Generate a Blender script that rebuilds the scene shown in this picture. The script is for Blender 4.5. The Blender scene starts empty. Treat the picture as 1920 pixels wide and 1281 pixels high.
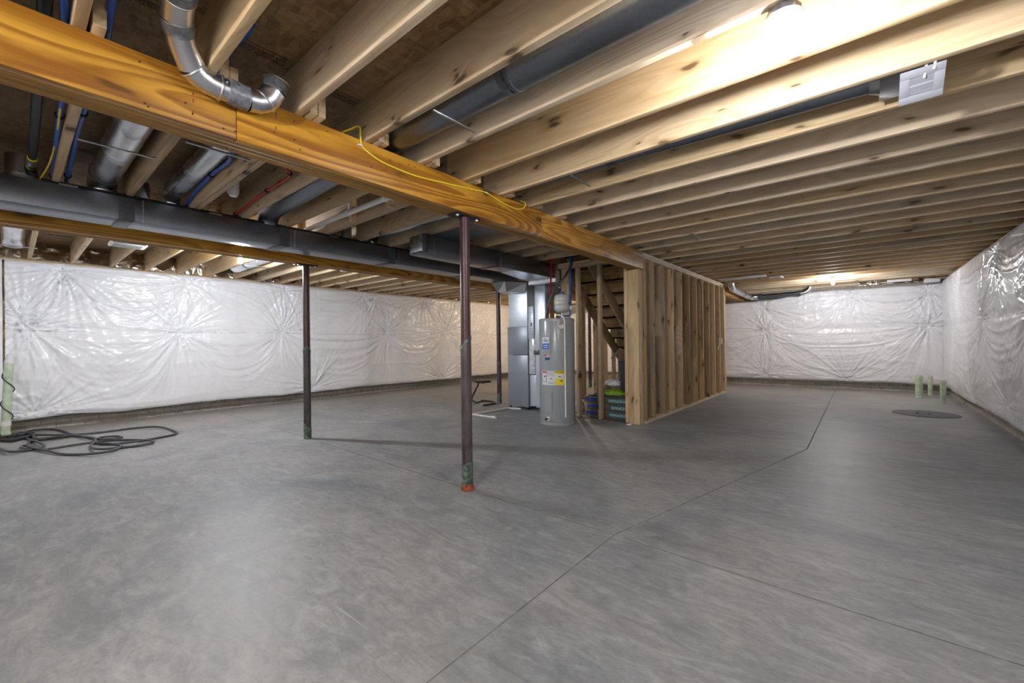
import bpy, bmesh, math, random
import numpy as np
from mathutils import Vector, Matrix
random.seed(7)
C = bpy.context.scene.collection
R = math.radians
# ------------------------------------------------------------------ camera
FPX = 786.82
yw, pt, rl = R(39.7988), R(0.2103), R(-0.7051)
F = Vector((-math.sin(yw)*math.cos(pt), math.cos(yw)*math.cos(pt), math.sin(pt)))
rt = Vector((math.cos(yw), math.sin(yw), 0)); up = rt.cross(F)
RT = rt*math.cos(rl) + up*math.sin(rl); UP = -rt*math.sin(rl) + up*math.cos(rl)
cam = bpy.data.cameras.new('camera'); camo = bpy.data.objects.new('camera', cam); C.objects.link(camo)
M = Matrix((RT, UP, -F)).transposed().to_4x4(); M.translation = Vector((0, 0, 1.17))
camo.matrix_world = M; cam.lens = FPX*36/1920; cam.sensor_width = 36; cam.clip_start = .05
bpy.context.scene.camera = camo
CAM = Vector((0, 0, 1.17))
def bp(u, v, ax, val):
    """surveyed point: the place on the plane <ax>=val seen in that direction from the tripod"""
    d = RT*((u-960)/FPX) - UP*((v-640.5)/FPX) + F
    i = 'xyz'.index(ax); t = (val-CAM[i])/d[i]
    return CAM + d*t
# ------------------------------------------------------------------ materials
def new_mat(n):
    m = bpy.data.materials.new(n); m.use_nodes = True
    nt = m.node_tree; b = nt.nodes['Principled BSDF']
    return m, nt, b
def N(nt, t, **k):
    n = nt.nodes.new(t)
    for a, v in k.items():
        if a.startswith('i_'):
            key = a[2:]
            key = int(key) if key.isdigit() else key.replace('_', ' ')
            n.inputs[key].default_value = v
        else: setattr(n, a, v)
    return n
def ramp(nt, src, stops):
    r = nt.nodes.new('ShaderNodeValToRGB'); e = r.color_ramp.elements
    while len(e) < len(stops): e.new(.5)
    for q, (p, c) in zip(e, stops):
        q.position = p; q.color = (*c, 1) if len(c) == 3 else (c[0], c[0], c[0], 1)
    nt.links.new(src, r.inputs[0]); return r.outputs[0]
def mixc(nt, f, a, b, mode='MIX'):
    m = nt.nodes.new('ShaderNodeMix'); m.data_type = 'RGBA'; m.blend_type = mode
    for s, i in ((f, 0), (a, 6), (b, 7)):
        if isinstance(s, (int, float)): m.inputs[i].default_value = s
        elif isinstance(s, tuple): m.inputs[i].default_value = (*s, 1)
        else: nt.links.new(s, m.inputs[i])
    return m.outputs[2]
def math_(nt, op, a, b=0, c=None, clamp=False):
    m = nt.nodes.new('ShaderNodeMath'); m.operation = op; m.use_clamp = clamp
    for s, i in ((a, 0), (b, 1), (c, 2)):
        if s is None: continue
        if isinstance(s, (int, float)): m.inputs[i].default_value = s
        else: nt.links.new(s, m.inputs[i])
    return m.outputs[0]
def mapped(nt, scale=(1, 1, 1), rot=(0, 0, 0), rnd=True):
    tc = nt.nodes.new('ShaderNodeTexCoord'); mp = nt.nodes.new('ShaderNodeMapping')
    src = tc.outputs['Object']
    if rnd:
        oi = nt.nodes.new('ShaderNodeObjectInfo')
        va = nt.nodes.new('ShaderNodeVectorMath'); va.operation = 'ADD'
        ml = nt.nodes.new('ShaderNodeVectorMath'); ml.operation = 'SCALE'
        cb = nt.nodes.new('ShaderNodeCombineXYZ')
        nt.links.new(oi.outputs['Random'], cb.inputs[0]); nt.links.new(oi.outputs['Random'], cb.inputs[1]); nt.links.new(oi.outputs['Random'], cb.inputs[2])
        nt.links.new(cb.outputs[0], ml.inputs[0]); ml.inputs['Scale'].default_value = 61.7
        nt.links.new(src, va.inputs[0]); nt.links.new(ml.outputs[0], va.inputs[1]); src = va.outputs[0]
    nt.links.new(src, mp.inputs[0]); mp.inputs['Scale'].default_value = scale; mp.inputs['Rotation'].default_value = rot
    return mp.outputs[0]
def noise(nt, vec, scale, detail=4, rough=.55, dist=0):
    n = N(nt, 'ShaderNodeTexNoise', i_Scale=scale, i_Detail=detail, i_Roughness=rough, i_Distortion=dist)
    nt.links.new(vec, n.inputs['Vector']); return n.outputs[0]
def bump(nt, b, h, st=.2, d=.005):
    n = N(nt, 'ShaderNodeBump', i_Strength=st, i_Distance=d); nt.links.new(h, n.inputs['Height']); nt.links.new(n.outputs[0], b.inputs['Normal'])
def plain(n, col, rough=.5, metal=0, spec=.5, var=.12, vs=30, bmp=0):
    m, nt, b = new_mat(n)
    v = mapped(nt, rnd=False); f = noise(nt, v, vs, 5)
    lo = tuple(c*(1-var) for c in col); hi = tuple(min(1, c*(1+var)) for c in col)
    nt.links.new(ramp(nt, f, [(.3, lo), (.7, hi)]), b.inputs['Base Color'])
    b.inputs['Roughness'].default_value = rough; b.inputs['Metallic'].default_value = metal
    b.inputs['Specular IOR Level'].default_value = spec
    if bmp: bump(nt, b, f, bmp, .003)
    return m
def wood(n, light, dark, axis=0, ring=.55, vary=.35, grey=.5, knot=1, fig=8.0, sc=1.0, rough=.62, sat=.3, kn=(2.3, 7.5), blot=0):
    m, nt, b = new_mat(n)
    def S(l, o):
        s = [o*sc]*3; s[axis] = l*sc; return tuple(s)
    v1 = mapped(nt, S(.35, 5)); v2 = mapped(nt, S(1.2, 70)); v3 = mapped(nt, S(.9, 6.5)); v4 = mapped(nt, S(.5, 3))
    n1 = noise(nt, v1, 1.6, 6, .6, 1.2)
    # growth rings: iso-lines of a stretched noise
    rg = math_(nt, 'FRACT', math_(nt, 'MULTIPLY', noise(nt, mapped(nt, S(.3, 3.2)), 1.0, 2, .45, .5), fig*3))
    rg = math_(nt, 'MULTIPLY', rg, math_(nt, 'SUBTRACT', 1, math_(nt, 'POWER', rg, 8)))
    fine = noise(nt, v2, 1.0, 3)
    f = math_(nt, 'ADD', math_(nt, 'MULTIPLY', n1, .55), math_(nt, 'ADD', math_(nt, 'MULTIPLY', rg, .28*ring*2), math_(nt, 'MULTIPLY', fine, .22)))
    mid = tuple((a*.7+c*.3) for a, c in zip(light, dark))
    col = ramp(nt, f, [(.30, light), (.55, mid), (.80, dark)])
    if blot:
        bl = noise(nt, mapped(nt, S(.9, 4)), 1.6, 5, .6, 1.5)
        col = mixc(nt, math_(nt, 'MULTIPLY', ramp(nt, bl, [(.48, (0,)), (.62, (1,))]), blot), col, tuple(c*.85 for c in dark))
    # blue-grey weather stain, only on some boards
    st = noise(nt, v4, 1.3, 6, .65, .8)
    g = tuple(.45*(sum(light)/3)*k for k in (.95, 1., 1.05))
    col = mixc(nt, math_(nt, 'MULTIPLY', ramp(nt, st, [(.56, (0,)), (.70, (1,))]), grey), col, g)
    # knots
    if knot:
        vk = mapped(nt, (1, 1, 1)); sx = nt.nodes.new('ShaderNodeSeparateXYZ'); nt.links.new(vk, sx.inputs[0]); ck = nt.nodes.new('ShaderNodeCombineXYZ')
        oth = {0: 2, 1: 2, 2: 0}[axis]
        wob = noise(nt, mapped(nt, S(3, 12)), 1.0, 2)
        nt.links.new(math_(nt, 'MULTIPLY', sx.outputs[axis], kn[0]), ck.inputs[0]); nt.links.new(math_(nt, 'MULTIPLY_ADD', sx.outputs[oth], kn[1], wob), ck.inputs[1])
        vo = N(nt, 'ShaderNodeTexVoronoi', i_Scale=1.0, voronoi_dimensions='2D'); nt.links.new(ck.outputs[0], vo.inputs['Vector'])
        sc_ = nt.nodes.new('ShaderNodeSeparateColor'); nt.links.new(vo.outputs['Color'], sc_.inputs[0])
        on = ramp(nt, sc_.outputs[0], [(.52, (0,)), (.56, (1,))])
        kd = math_(nt, 'DIVIDE', vo.outputs['Distance'], math_(nt, 'MULTIPLY_ADD', sc_.outputs[1], .9, .35))
        k1 = math_(nt, 'MULTIPLY', ramp(nt, kd, [(.06, (1,)), (.11, (0,))]), on)
        k2 = math_(nt, 'MULTIPLY', ramp(nt, kd, [(.10, (1,)), (.30, (0,))]), on)
        col = mixc(nt, math_(nt, 'MULTIPLY', k2, .45*knot), col, tuple(c*.62 for c in dark))
        col = mixc(nt, math_(nt, 'MULTIPLY', k1, .85*knot), col, tuple(c*.22 for c in dark))
    oi = nt.nodes.new('ShaderNodeObjectInfo')
    wn = N(nt, 'ShaderNodeTexWhiteNoise', noise_dimensions='1D'); nt.links.new(oi.outputs['Random'], wn.inputs['W'])
    br = math_(nt, 'MULTIPLY_ADD', wn.outputs['Value'], vary, 1-vary*.62)
    hs = N(nt, 'ShaderNodeHueSaturation'); nt.links.new(col, hs.inputs['Color']); nt.links.new(br, hs.inputs['Value'])
    nt.links.new(math_(nt, 'MULTIPLY_ADD', oi.outputs['Random'], sat, 1-sat*.6), hs.inputs['Saturation'])
    nt.links.new(hs.outputs[0], b.inputs['Base Color']); b.inputs['Roughness'].default_value = rough
    b.inputs['Specular IOR Level'].default_value = .3
    bump(nt, b, f, .25, .002)
    return m
MT = {}
MT['joist'] = wood('joist_lumber', (.76, .60, .385), (.46, .29, .135), 0, .5, .38, .55)
MT['joistd'] = wood('dark_joist_lumber', (.56, .42, .26), (.30, .18, .08), 0, .5, .35, .55)  # darker version of the joist wood colours
MT['stud'] = wood('stud_lumber', (.56, .40, .22), (.26, .15, .065), 2, .5, .75, .6, 1.0)
MT['studp'] = wood('pale_stud_lumber', (.68, .53, .33), (.42, .27, .12), 2, .5, .2, .15, .9)
MT['platew'] = wood('plate_lumber', (.70, .56, .37), (.45, .29, .14), 1, .4, .2, .3, .6)
MT['beam'] = wood('amber_laminated_beam_face', (.60, .315, .045), (.27, .105, .013), 1, 1.0, .06, .0, .8, 8, .8, .42, .05, (1.5, 5.), .45)
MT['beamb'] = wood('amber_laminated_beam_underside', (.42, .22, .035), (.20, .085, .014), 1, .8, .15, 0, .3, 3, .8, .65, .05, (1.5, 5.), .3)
MT['string'] = wood('stringer_lumber', (.40, .27, .15), (.20, .12, .055), 1, .5, .2, .3, .5)
MT['block'] = wood('block_lumber', (.66, .47, .27), (.42, .25, .11), 0, .6, .3, .1, .2)
# galvanised steel, mastic, paint, plastics
def steel(n, col, rough, spang=.08, bm=.25):
    m, nt, b = new_mat(n)
    v = mapped(nt, rnd=False)
    vo = N(nt, 'ShaderNodeTexVoronoi', i_Scale=70.0); nt.links.new(v, vo.inputs['Vector'])
    f = noise(nt, v, 3, 5)
    lo = tuple(c*.82 for c in col)
    c = ramp(nt, f, [(.3, lo), (.7, col)])
    c = mixc(nt, spang, c, vo.outputs['Color'], 'OVERLAY')
    nt.links.new(c, b.inputs['Base Color']); b.inputs['Metallic'].default_value = 1
    nt.links.new(math_(nt, 'MULTIPLY_ADD', f, .25, rough-.12), b.inputs['Roughness'])
    bump(nt, b, noise(nt, v, 1.4, 1), bm, .012)
    return m
MT['bright'] = plain('bright_plenum_sheet', (.66, .72, .80), .42, .75, .5, .05, 4)
MT['steel'] = steel('galvanised_sheet', (.62, .64, .68), .30)
MT['shiny'] = steel('bright_galvanised_pipe', (.78, .80, .84), .27)
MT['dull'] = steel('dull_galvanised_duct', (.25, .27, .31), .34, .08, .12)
MT['mastic'] = plain('grey_duct_sealant', (.075, .080, .09), .38, 0, .5, .35, 60, .6)
MT['mast2'] = plain('smeared_duct_sealant', (.20, .215, .24), .35, .3, .5, .4, 40, .6)
MT['blackp'] = plain('black_iron', (.016, .016, .018), .5, 0, .3)
MT['post'] = plain('maroon_primer', (.062, .020, .025), .38, 0, .5, .25, 25)
MT['black'] = plain('black_rubber', (.018, .018, .020), .45)
MT['hose'] = plain('grey_black_hose_rubber', (.055, .055, .062), .40, 0, .5, .3, 25)
MT['white'] = plain('white_plastic', (.80, .80, .80), .35, 0, .5, .03)
MT['gril'] = plain('satin_grey_white_grille', (.36, .37, .42), .5, 0, .3, .02)
MT['porc'] = plain('porcelain', (.82, .82, .80), .25, 0, .5, .02)
MT['pvc'] = plain('white_pvc', (.72, .72, .68), .35, 0, .5, .04)
MT['green'] = plain('pale_green_pipe_plastic', (.50, .60, .44), .5, 0, .4, .22, 12)
MT['blue'] = plain('blue_tubing', (.012, .085, .42), .35, 0, .5, .1)
MT['red'] = plain('red_tubing', (.45, .012, .02), .35, 0, .5, .1)
MT['yel'] = plain('yellow_cable_jacket', (.80, .62, .03), .4, 0, .5, .08)
MT['blk'] = plain('black_plastic', (.012, .012, .014), .5)
MT['heater'] = plain('grey_heater_enamel', (.33, .355, .37), .22, 0, .5, .02)
MT['tank'] = plain('pale_tank_enamel', (.52, .51, .49), .18, 0, .5, .02)
MT['furn'] = plain('slate_grey_cabinet_enamel', (.25, .28, .33), .35, .25, .5, .05)
MT['furn2'] = plain('light_grey_cabinet_enamel', (.52, .58, .66), .35, .2, .5, .05)
MT['foilw'] = plain('wrapped_white_film', (.60, .61, .65), .2, 0, .6, .3, 20, .8)
MT['brass'] = plain('brass', (.55, .38, .12), .3, 1)
MT['wire'] = plain('zinc_wire', (.45, .46, .47), .35, 1)
MT['card'] = plain('brown_cardboard', (.22, .14, .085), .8, 0, .2, .1, 6)
MT['kraft'] = plain('grey_brown_wrapper', (.17, .12, .085), .6, 0, .3, .3, 15)
MT['teal'] = plain('teal_wrapper', (.012, .16, .17), .35, 0, .5, .2, 12)
MT['navy'] = plain('navy_print', (.010, .05, .22), .4)
MT['bagd'] = plain('slate_blue_bag_film', (.055, .068, .095), .35, 0, .5, .5, 18, .8)
MT['lime'] = plain('lime_green_cloth', (.25, .42, .03), .7, 0, .3, .4, 30, .8)
MT['ywl'] = plain('yellow_label_paper', (.80, .68, .02), .5, 0, .4, .02)
MT['wlab'] = plain('white_label_paper', (.72, .73, .76), .5, 0, .4, .04, 80)
MT['blab'] = plain('blue_label_print', (.02, .14, .52), .4, 0, .4, .04)
MT['rlab'] = plain('red_label_print', (.65, .06, .05), .5, 0, .4, .04)
MT['ink'] = plain('black_ink', (.01, .01, .01), .6)
MT['pink'] = plain('pale_pink_print', (.65, .35, .38), .5)
MT['sump'] = plain('dark_grey_lid_plastic', (.085, .088, .10), .5, 0, .4, .3, 12)
MT['seat'] = plain('brown_grey_seat_vinyl', (.16, .12, .10), .4)
MT['oran'] = plain('orange_rust', (.30, .08, .03), .8, 0, .2, .6, 40)
MT['wrapf'] = None
def wrap_mat():
    m, nt, b = new_mat('speckled_clear_post_wrap')
    v = mapped(nt, (1, 1, .35), rnd=False)
    f = noise(nt, v, 90, 6, .7); g = noise(nt, v, 12, 3)
    c = ramp(nt, g, [(.35, (.050, .028, .030)), (.7, (.10, .095, .095))])
    c = mixc(nt, ramp(nt, f, [(.66, (0,)), (.72, (1,))]), c, (.62, .66, .68))
    nt.links.new(c, b.inputs['Base Color']); b.inputs['Roughness'].default_value = .2
    bump(nt, b, f, .6, .004); return m
MT['wrapf'] = wrap_mat()
def wrap_mat2():
    m, nt, b = new_mat('greenish_tape_wrap')
    v = mapped(nt, (1, 1, .8), rnd=False)
    f = noise(nt, v, 30, 6, .7)
    c = ramp(nt, f, [(.45, (.05, .06, .055)), (.62, (.15, .22, .17)), (.72, (.5, .58, .54))])
    nt.links.new(c, b.inputs['Base Color']); b.inputs['Roughness'].default_value = .3
    bump(nt, b, f, .8, .005); return m
MT['wrapg'] = wrap_mat2()
def poly_mat():
    m, nt, b = new_mat('white_vapour_barrier_film')
    v = mapped(nt, rnd=False)
    f = noise(nt, v, 7, 6, .6, .6)
    c = ramp(nt, f, [(.3, (.78, .795, .835)), (.7, (.83, .84, .875))])
    nt.links.new(c, b.inputs['Base Color'])
    nt.links.new(math_(nt, 'MULTIPLY_ADD', noise(nt, v, 3, 3), .14, .14), b.inputs['Roughness'])
    b.inputs['Specular IOR Level'].default_value = .5
    bump(nt, b, noise(nt, mapped(nt, (1, 1, .6), rnd=False), 22, 5, .6, 1.4), .35, .006)
    return m
MT['poly'] = poly_mat()
def foil_mat():
    m, nt, b = new_mat('crinkled_foil_facing')
    v = mapped(nt, rnd=True)
    f = noise(nt, v, 5, 4)
    nt.links.new(ramp(nt, f, [(.35, (.60, .50, .40)), (.65, (.85, .84, .84))]), b.inputs['Base Color'])
    b.inputs['Metallic'].default_value = 1; b.inputs['Roughness'].default_value = .25
    bump(nt, b, noise(nt, v, 12, 2, .5, 1), .3, .01); return m
MT['foil'] = foil_mat()
def concrete():
    m, nt, b = new_mat('trowelled_concrete')
    v = mapped(nt, rnd=False)
    a = noise(nt, v, .75, 7, .62, .7)
    c = ramp(nt, a, [(.30, (.19, .215, .245)), (.46, (.275, .287, .297)), (.60, (.325, .33, .332)), (.75, (.40, .405, .412))])
    # trowel swirls
    sw = noise(nt, mapped(nt, (1.2, 3.4, 1), (0, 0, R(35)), False), 3.2, 9, .68, 1.6)
    c = mixc(nt, .85, c, ramp(nt, sw, [(.30, (.34, .345, .355)), (.5, (.50, .50, .50)), (.68, (.66, .66, .655))]), 'OVERLAY')
    fn = noise(nt, v, 34, 8, .75)
    c = mixc(nt, .45, c, ramp(nt, fn, [(.3, (.36,)), (.7, (.64,))]), 'OVERLAY')
    # chalky scuffs
    sc = noise(nt, mapped(nt, (1, 2.2, 1), (0, 0, R(-20)), False), 2.6, 9, .74, .4)
    c = mixc(nt, math_(nt, 'MULTIPLY', ramp(nt, sc, [(.56, (0,)), (.70, (1,))]), .65), c, (.50, .51, .535))
    # dark wet-looking patches
    dk = noise(nt, mapped(nt, (1.1, 1.6, 1), (0, 0, R(50)), False), 1.1, 8, .7, .9)
    c = mixc(nt, math_(nt, 'MULTIPLY', ramp(nt, dk, [(.52, (0,)), (.68, (1,))]), .55), c, (.17, .19, .205))
    # hairline scratches, three directions
    for ang, th, s in ((25, .715, 1), (78, .72, 1.3), (-38, .72, .8)):
        s1 = noise(nt, mapped(nt, (.9*s, 55*s, 1), (0, 0, R(ang)), False), 1, 2, .5)
        mk = noise(nt, mapped(nt, (1, 1, 1), (0, 0, R(ang)), False), 1.7*s, 3)
        k = math_(nt, 'MULTIPLY', ramp(nt, s1, [(th, (0,)), (th+.03, (1,))]), ramp(nt, mk, [(.5, (0,)), (.6, (1,))]))
        c = mixc(nt, math_(nt, 'MULTIPLY', k, .45), c, (.66, .64, .60))
    # sandy dust against the far and left walls
    tc = nt.nodes.new('ShaderNodeTexCoord'); sp = nt.nodes.new('ShaderNodeSeparateXYZ'); nt.links.new(tc.outputs['Object'], sp.inputs[0])
    dl = math_(nt, 'MULTIPLY', math_(nt, 'SUBTRACT', -6.6, sp.outputs[0], clamp=False), .42, clamp=True)
    df = math_(nt, 'MULTIPLY', math_(nt, 'SUBTRACT', sp.outputs[1], 8.2), .38, clamp=True)
    dd = math_(nt, 'MULTIPLY', math_(nt, 'MAXIMUM', dl, df), ramp(nt, noise(nt, v, 1.6, 6, .65), [(.35, (.25,)), (.65, (1,))]))
    c = mixc(nt, math_(nt, 'MULTIPLY', dd, .62), c, (.44, .39, .32))
    nt.links.new(c, b.inputs['Base Color'])
    nt.links.new(math_(nt, 'MULTIPLY_ADD', sw, .35, .32), b.inputs['Roughness'])
    b.inputs['Specular IOR Level'].default_value = .4
    bump(nt, b, fn, .18, .003); return m
MT['conc'] = concrete()
def block_mat(n, axis):
    m, nt, b = new_mat(n)
    tc = nt.nodes.new('ShaderNodeTexCoord'); sp = nt.nodes.new('ShaderNodeSeparateXYZ'); cb = nt.nodes.new('ShaderNodeCombineXYZ')
    nt.links.new(tc.outputs['Object'], sp.inputs[0]); nt.links.new(sp.outputs[axis], cb.inputs[0]); nt.links.new(sp.outputs[2], cb.inputs[1])
    br = N(nt, 'ShaderNodeTexBrick', i_Scale=1.0); nt.links.new(cb.outputs[0], br.inputs['Vector'])
    br.inputs['Brick Width'].default_value = .30; br.inputs['Row Height'].default_value = .062; br.inputs['Mortar Size'].default_value = .004
    br.inputs['Color1'].default_value = (.42, .385, .33, 1); br.inputs['Color2'].default_value = (.34, .31, .265, 1); br.inputs['Mortar'].default_value = (.17, .155, .135, 1)
    f = noise(nt, mapped(nt, rnd=False), 9, 8, .75)
    c = mixc(nt, .7, br.outputs[0], ramp(nt, f, [(.3, (.25,)), (.7, (.7,))]), 'OVERLAY')
    nt.links.new(c, b.inputs['Base Color']); b.inputs['Roughness'].default_value = .85
    bump(nt, b, br.outputs['Fac'], -.5, .006); return m
MT['foundx'] = block_mat('brick_form_concrete', 0); MT['foundy'] = block_mat('brick_form_concrete_side', 1)
def osb():
    m, nt, b = new_mat('oriented_strand_board')
    v = mapped(nt, rnd=False)
    ws = noise(nt, v, 2.5, 3)
    vo = N(nt, 'ShaderNodeTexVoronoi', i_Scale=13.0); nt.links.new(mapped(nt, (1, 2.6, 1), (0, 0, R(28)), False), vo.inputs['Vector'])
    vo2 = N(nt, 'ShaderNodeTexVoronoi', i_Scale=11.0); nt.links.new(mapped(nt, (3.0, 1, 1), (0, 0, R(15)), False), vo2.inputs['Vector'])
    s = noise(nt, mapped(nt, (1.5, 9, 1), (0, 0, R(25)), False), 4, 8, .7, 2.5)
    f = math_(nt, 'ADD', math_(nt, 'MULTIPLY', vo.outputs['Color'], .35), math_(nt, 'ADD', math_(nt, 'MULTIPLY', vo2.outputs['Color'], .25), math_(nt, 'MULTIPLY', s, .5)))
    c = ramp(nt, f, [(.25, (.085, .045, .018)), (.5, (.21, .115, .042)), (.8, (.38, .24, .10))])
    big = noise(nt, v, .9, 4)
    c = mixc(nt, ramp(nt, big, [(.42, (0,)), (.55, (.55,))]), c, (.24, .175, .10))
    nt.links.new(c, b.inputs['Base Color']); b.inputs['Roughness'].default_value = .7
    bump(nt, b, f, .4, .003); return m
MT['osb'] = osb()
MT['osbl'] = wood('pale_strand_riser', (.46, .33, .18), (.22, .13, .055), 0, .9, .1, 0, 0, 7, 3.0)
def glow(n, col, st):
    m, nt, b = new_mat(n); b.inputs['Base Color'].default_value = (.9, .9, .9, 1)
    b.inputs['Emission Color'].default_value = (*col, 1); b.inputs['Emission Strength'].default_value = st; return m
# ------------------------------------------------------------------ mesh helpers
class MB:
    def __init__(s): s.v = []; s.f = []; s.m = []; s.mi = 0
    def add(s, vs, fs):
        o = len(s.v); s.v += [tuple(v) for v in vs]; s.f += [tuple(i+o for i in f) for f in fs]; s.m += [s.mi]*len(fs); return s
    def box(s, x0, x1, y0, y1, z0, z1):
        return s.add([(x0, y0, z0), (x1, y0, z0), (x1, y1, z0), (x0, y1, z0), (x0, y0, z1), (x1, y0, z1), (x1, y1, z1), (x0, y1, z1)],
                     [(0, 3, 2, 1), (4, 5, 6, 7), (0, 1, 5, 4), (1, 2, 6, 5), (2, 3, 7, 6), (3, 0, 4, 7)])
    def hexa(s, p):
        return s.add(p, [(0, 3, 2, 1), (4, 5, 6, 7), (0, 1, 5, 4), (1, 2, 6, 5), (2, 3, 7, 6), (3, 0, 4, 7)])
    def tube(s, pts, r, seg=16, caps=True, closed=False):
        P = [Vector(p) for p in pts]; n = len(P)
        rr = r if isinstance(r, (list, tuple)) else [r]*n
        T = []
        for i in range(n):
            a = P[i-1] if (i > 0 or closed) else P[0]; b_ = P[(i+1) % n] if (i < n-1 or closed) else P[-1]
            t = (b_-a); T.append(t.normalized() if t.length > 1e-9 else Vector((0, 0, 1)))
        u = T[0].orthogonal().normalized(); vs = []
        for i in range(n):
            u = (u - T[i]*u.dot(T[i])); u = u.normalized() if u.length > 1e-6 else T[i].orthogonal().normalized()
            w = T[i].cross(u)
            for k in range(seg):
                a = 2*math.pi*k/seg; vs.append(P[i]+(u*math.cos(a)+w*math.sin(a))*rr[i])
        fs = []
        for i in range(n if closed else n-1):
            j = (i+1) % n
            for k in range(seg):
                l = (k+1) % seg; fs.append((i*seg+k, i*seg+l, j*seg+l, j*seg+k))
        if caps and not closed:
            fs.append(tuple(range(seg))[::-1]); fs.append(tuple((n-1)*seg+k for k in range(seg)))
        return s.add(vs, fs)
    def lathe(s, prof, c=(0, 0, 0), seg=32):
        vs = []; n = len(prof)
        for r, z in prof:
            for k in range(seg):
                a = 2*math.pi*k/seg; vs.append((c[0]+r*math.cos(a), c[1]+r*math.sin(a), c[2]+z))
        fs = []
        for i in range(n-1):
            for k in range(seg):
                l = (k+1) % seg; fs.append((i*seg+k, i*seg+l, (i+1)*seg+l, (i+1)*seg+k))
        fs.append(tuple(range(seg))[::-1]); fs.append(tuple((n-1)*seg+k for k in range(seg)))
        return s.add(vs, fs)
    def patch(s, c, r, a0, a1, z0, z1, th=.003, n=10):
        vs = []; fs = []
        for i in range(n+1):
            a = a0+(a1-a0)*i/n
            for rr in (r, r+th):
                for z in (z0, z1): vs.append((c[0]+rr*math.cos(a), c[1]+rr*math.sin(a), z))
        for i in range(n):
            o = i*4; p = o+4
            fs += [(o+2, p+2, p+3, o+3), (o, o+1, p+1, p), (o+1, o+3, p+3, p+1), (o, p, p+2, o+2)]
        fs += [(0, 2, 3, 1), (n*4, n*4+1, n*4+3, n*4+2)]
        return s.add(vs, fs)
    def build(s, name, mat, parent=None, origin=None, bevel=0, smooth=True, ang=38):
        o = Vector(origin) if origin is not None else (parent.location.copy() if (parent and False) else None)
        me = bpy.data.meshes.new(name)
        V = s.v
        off = Vector((0, 0, 0))
        if parent is not None: off = world(parent)
        elif origin is not None: off = Vector(origin)
        base = off
        if parent is not None and origin is not None: base = Vector(origin)
        me.from_pydata([(x-base.x, y-base.y, z-base.z) for x, y, z in V], [], s.f)
        mats = mat if isinstance(mat, (list, tuple)) else [mat]
        for q in mats: me.materials.append(MT[q] if isinstance(q, str) else q)
        if len(mats) > 1: me.polygons.foreach_set('material_index', s.m)
        if bevel:
            bm = bmesh.new(); bm.from_mesh(me)
            bmesh.ops.bevel(bm, geom=[e for e in bm.edges if len(e.link_faces) == 2 and e.calc_face_angle(0) > .6], offset=bevel, segments=2, affect='EDGES', profile=.5)
            bm.to_mesh(me); bm.free()
        me.update()
        if smooth:
            me.polygons.foreach_set('use_smooth', [True]*len(me.polygons)); me.set_sharp_from_angle(angle=R(ang))
        ob = bpy.data.objects.new(name, me); C.objects.link(ob)
        if parent is not None: ob.parent = parent; ob.location = base-off
        else: ob.location = base
        return ob
def world(o):
    v = o.location.copy()
    while o.parent: o = o.parent; v = v+o.location
    return v
def tag(o, label, cat, group=None, kind=None):
    if label: o['label'] = label
    if cat: o['category'] = cat
    if group: o['group'] = group
    if kind: o['kind'] = kind
    return o
def thing(name, loc, label, cat, group=None):
    o = bpy.data.objects.new(name, None); C.objects.link(o); o.location = loc; o.empty_display_size = .1
    return tag(o, label, cat, group)
def struct(o): o['kind'] = 'structure'; return o
def dup(o, loc, label=None, group=None):
    r = o.copy(); C.objects.link(r); r.location = loc
    for ch in list(o.children):
        c = ch.copy(); C.objects.link(c); c.parent = r
        for g in ch.children:
            d = g.copy(); C.objects.link(d); d.parent = c
    if label: r['label'] = label
    if group: r['group'] = group
    return r
def arc(p0, p1, p2, n=8):
    """rounded corner p0-p1-p2 (quadratic)"""
    p0, p1, p2 = Vector(p0), Vector(p1), Vector(p2)
    return [p0*(1-t)**2+p1*2*t*(1-t)+p2*t*t for t in [i/n for i in range(n+1)]]
def spline(pts, n=8):
    P = [Vector(p) for p in pts]; out = []
    for i in range(len(P)-1):
        a = P[max(i-1, 0)]; b = P[i]; c = P[i+1]; d = P[min(i+2, len(P)-1)]
        for k in range(n):
            t = k/n; out.append(.5*((2*b)+(c-a)*t+(2*a-5*b+4*c-d)*t*t+(3*b-a-3*c+d)*t**3))
    out.append(P[-1]); return out
def text(name, body, size, loc, rot, mat, parent, mirror=False):
    cu = bpy.data.curves.new(name, 'FONT'); cu.body = body; cu.size = size; cu.extrude = .0006; cu.align_x = 'CENTER'; cu.align_y = 'CENTER'
    t = bpy.data.objects.new('tmp', cu); C.objects.link(t)
    dg = bpy.context.evaluated_depsgraph_get(); me = bpy.data.meshes.new_from_object(t.evaluated_get(dg))
    bpy.data.objects.remove(t)
    me.materials.clear(); me.materials.append(MT[mat])
    o = bpy.data.objects.new(name, me); C.objects.link(o); o.parent = parent
    o.location = Vector(loc)-world(parent); o.rotation_euler = rot
    return o
# ------------------------------------------------------------------ numbers of the place
XL, XR, YF, YB = -9.22, 1.40, 12.53, -2.6      # foundation faces
ZJ, ZD = 2.43, 2.695                            # joist underside, deck underside
XB1, XB2 = -2.35, -5.29                         # near faces of the two beams
JT = .040
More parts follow.
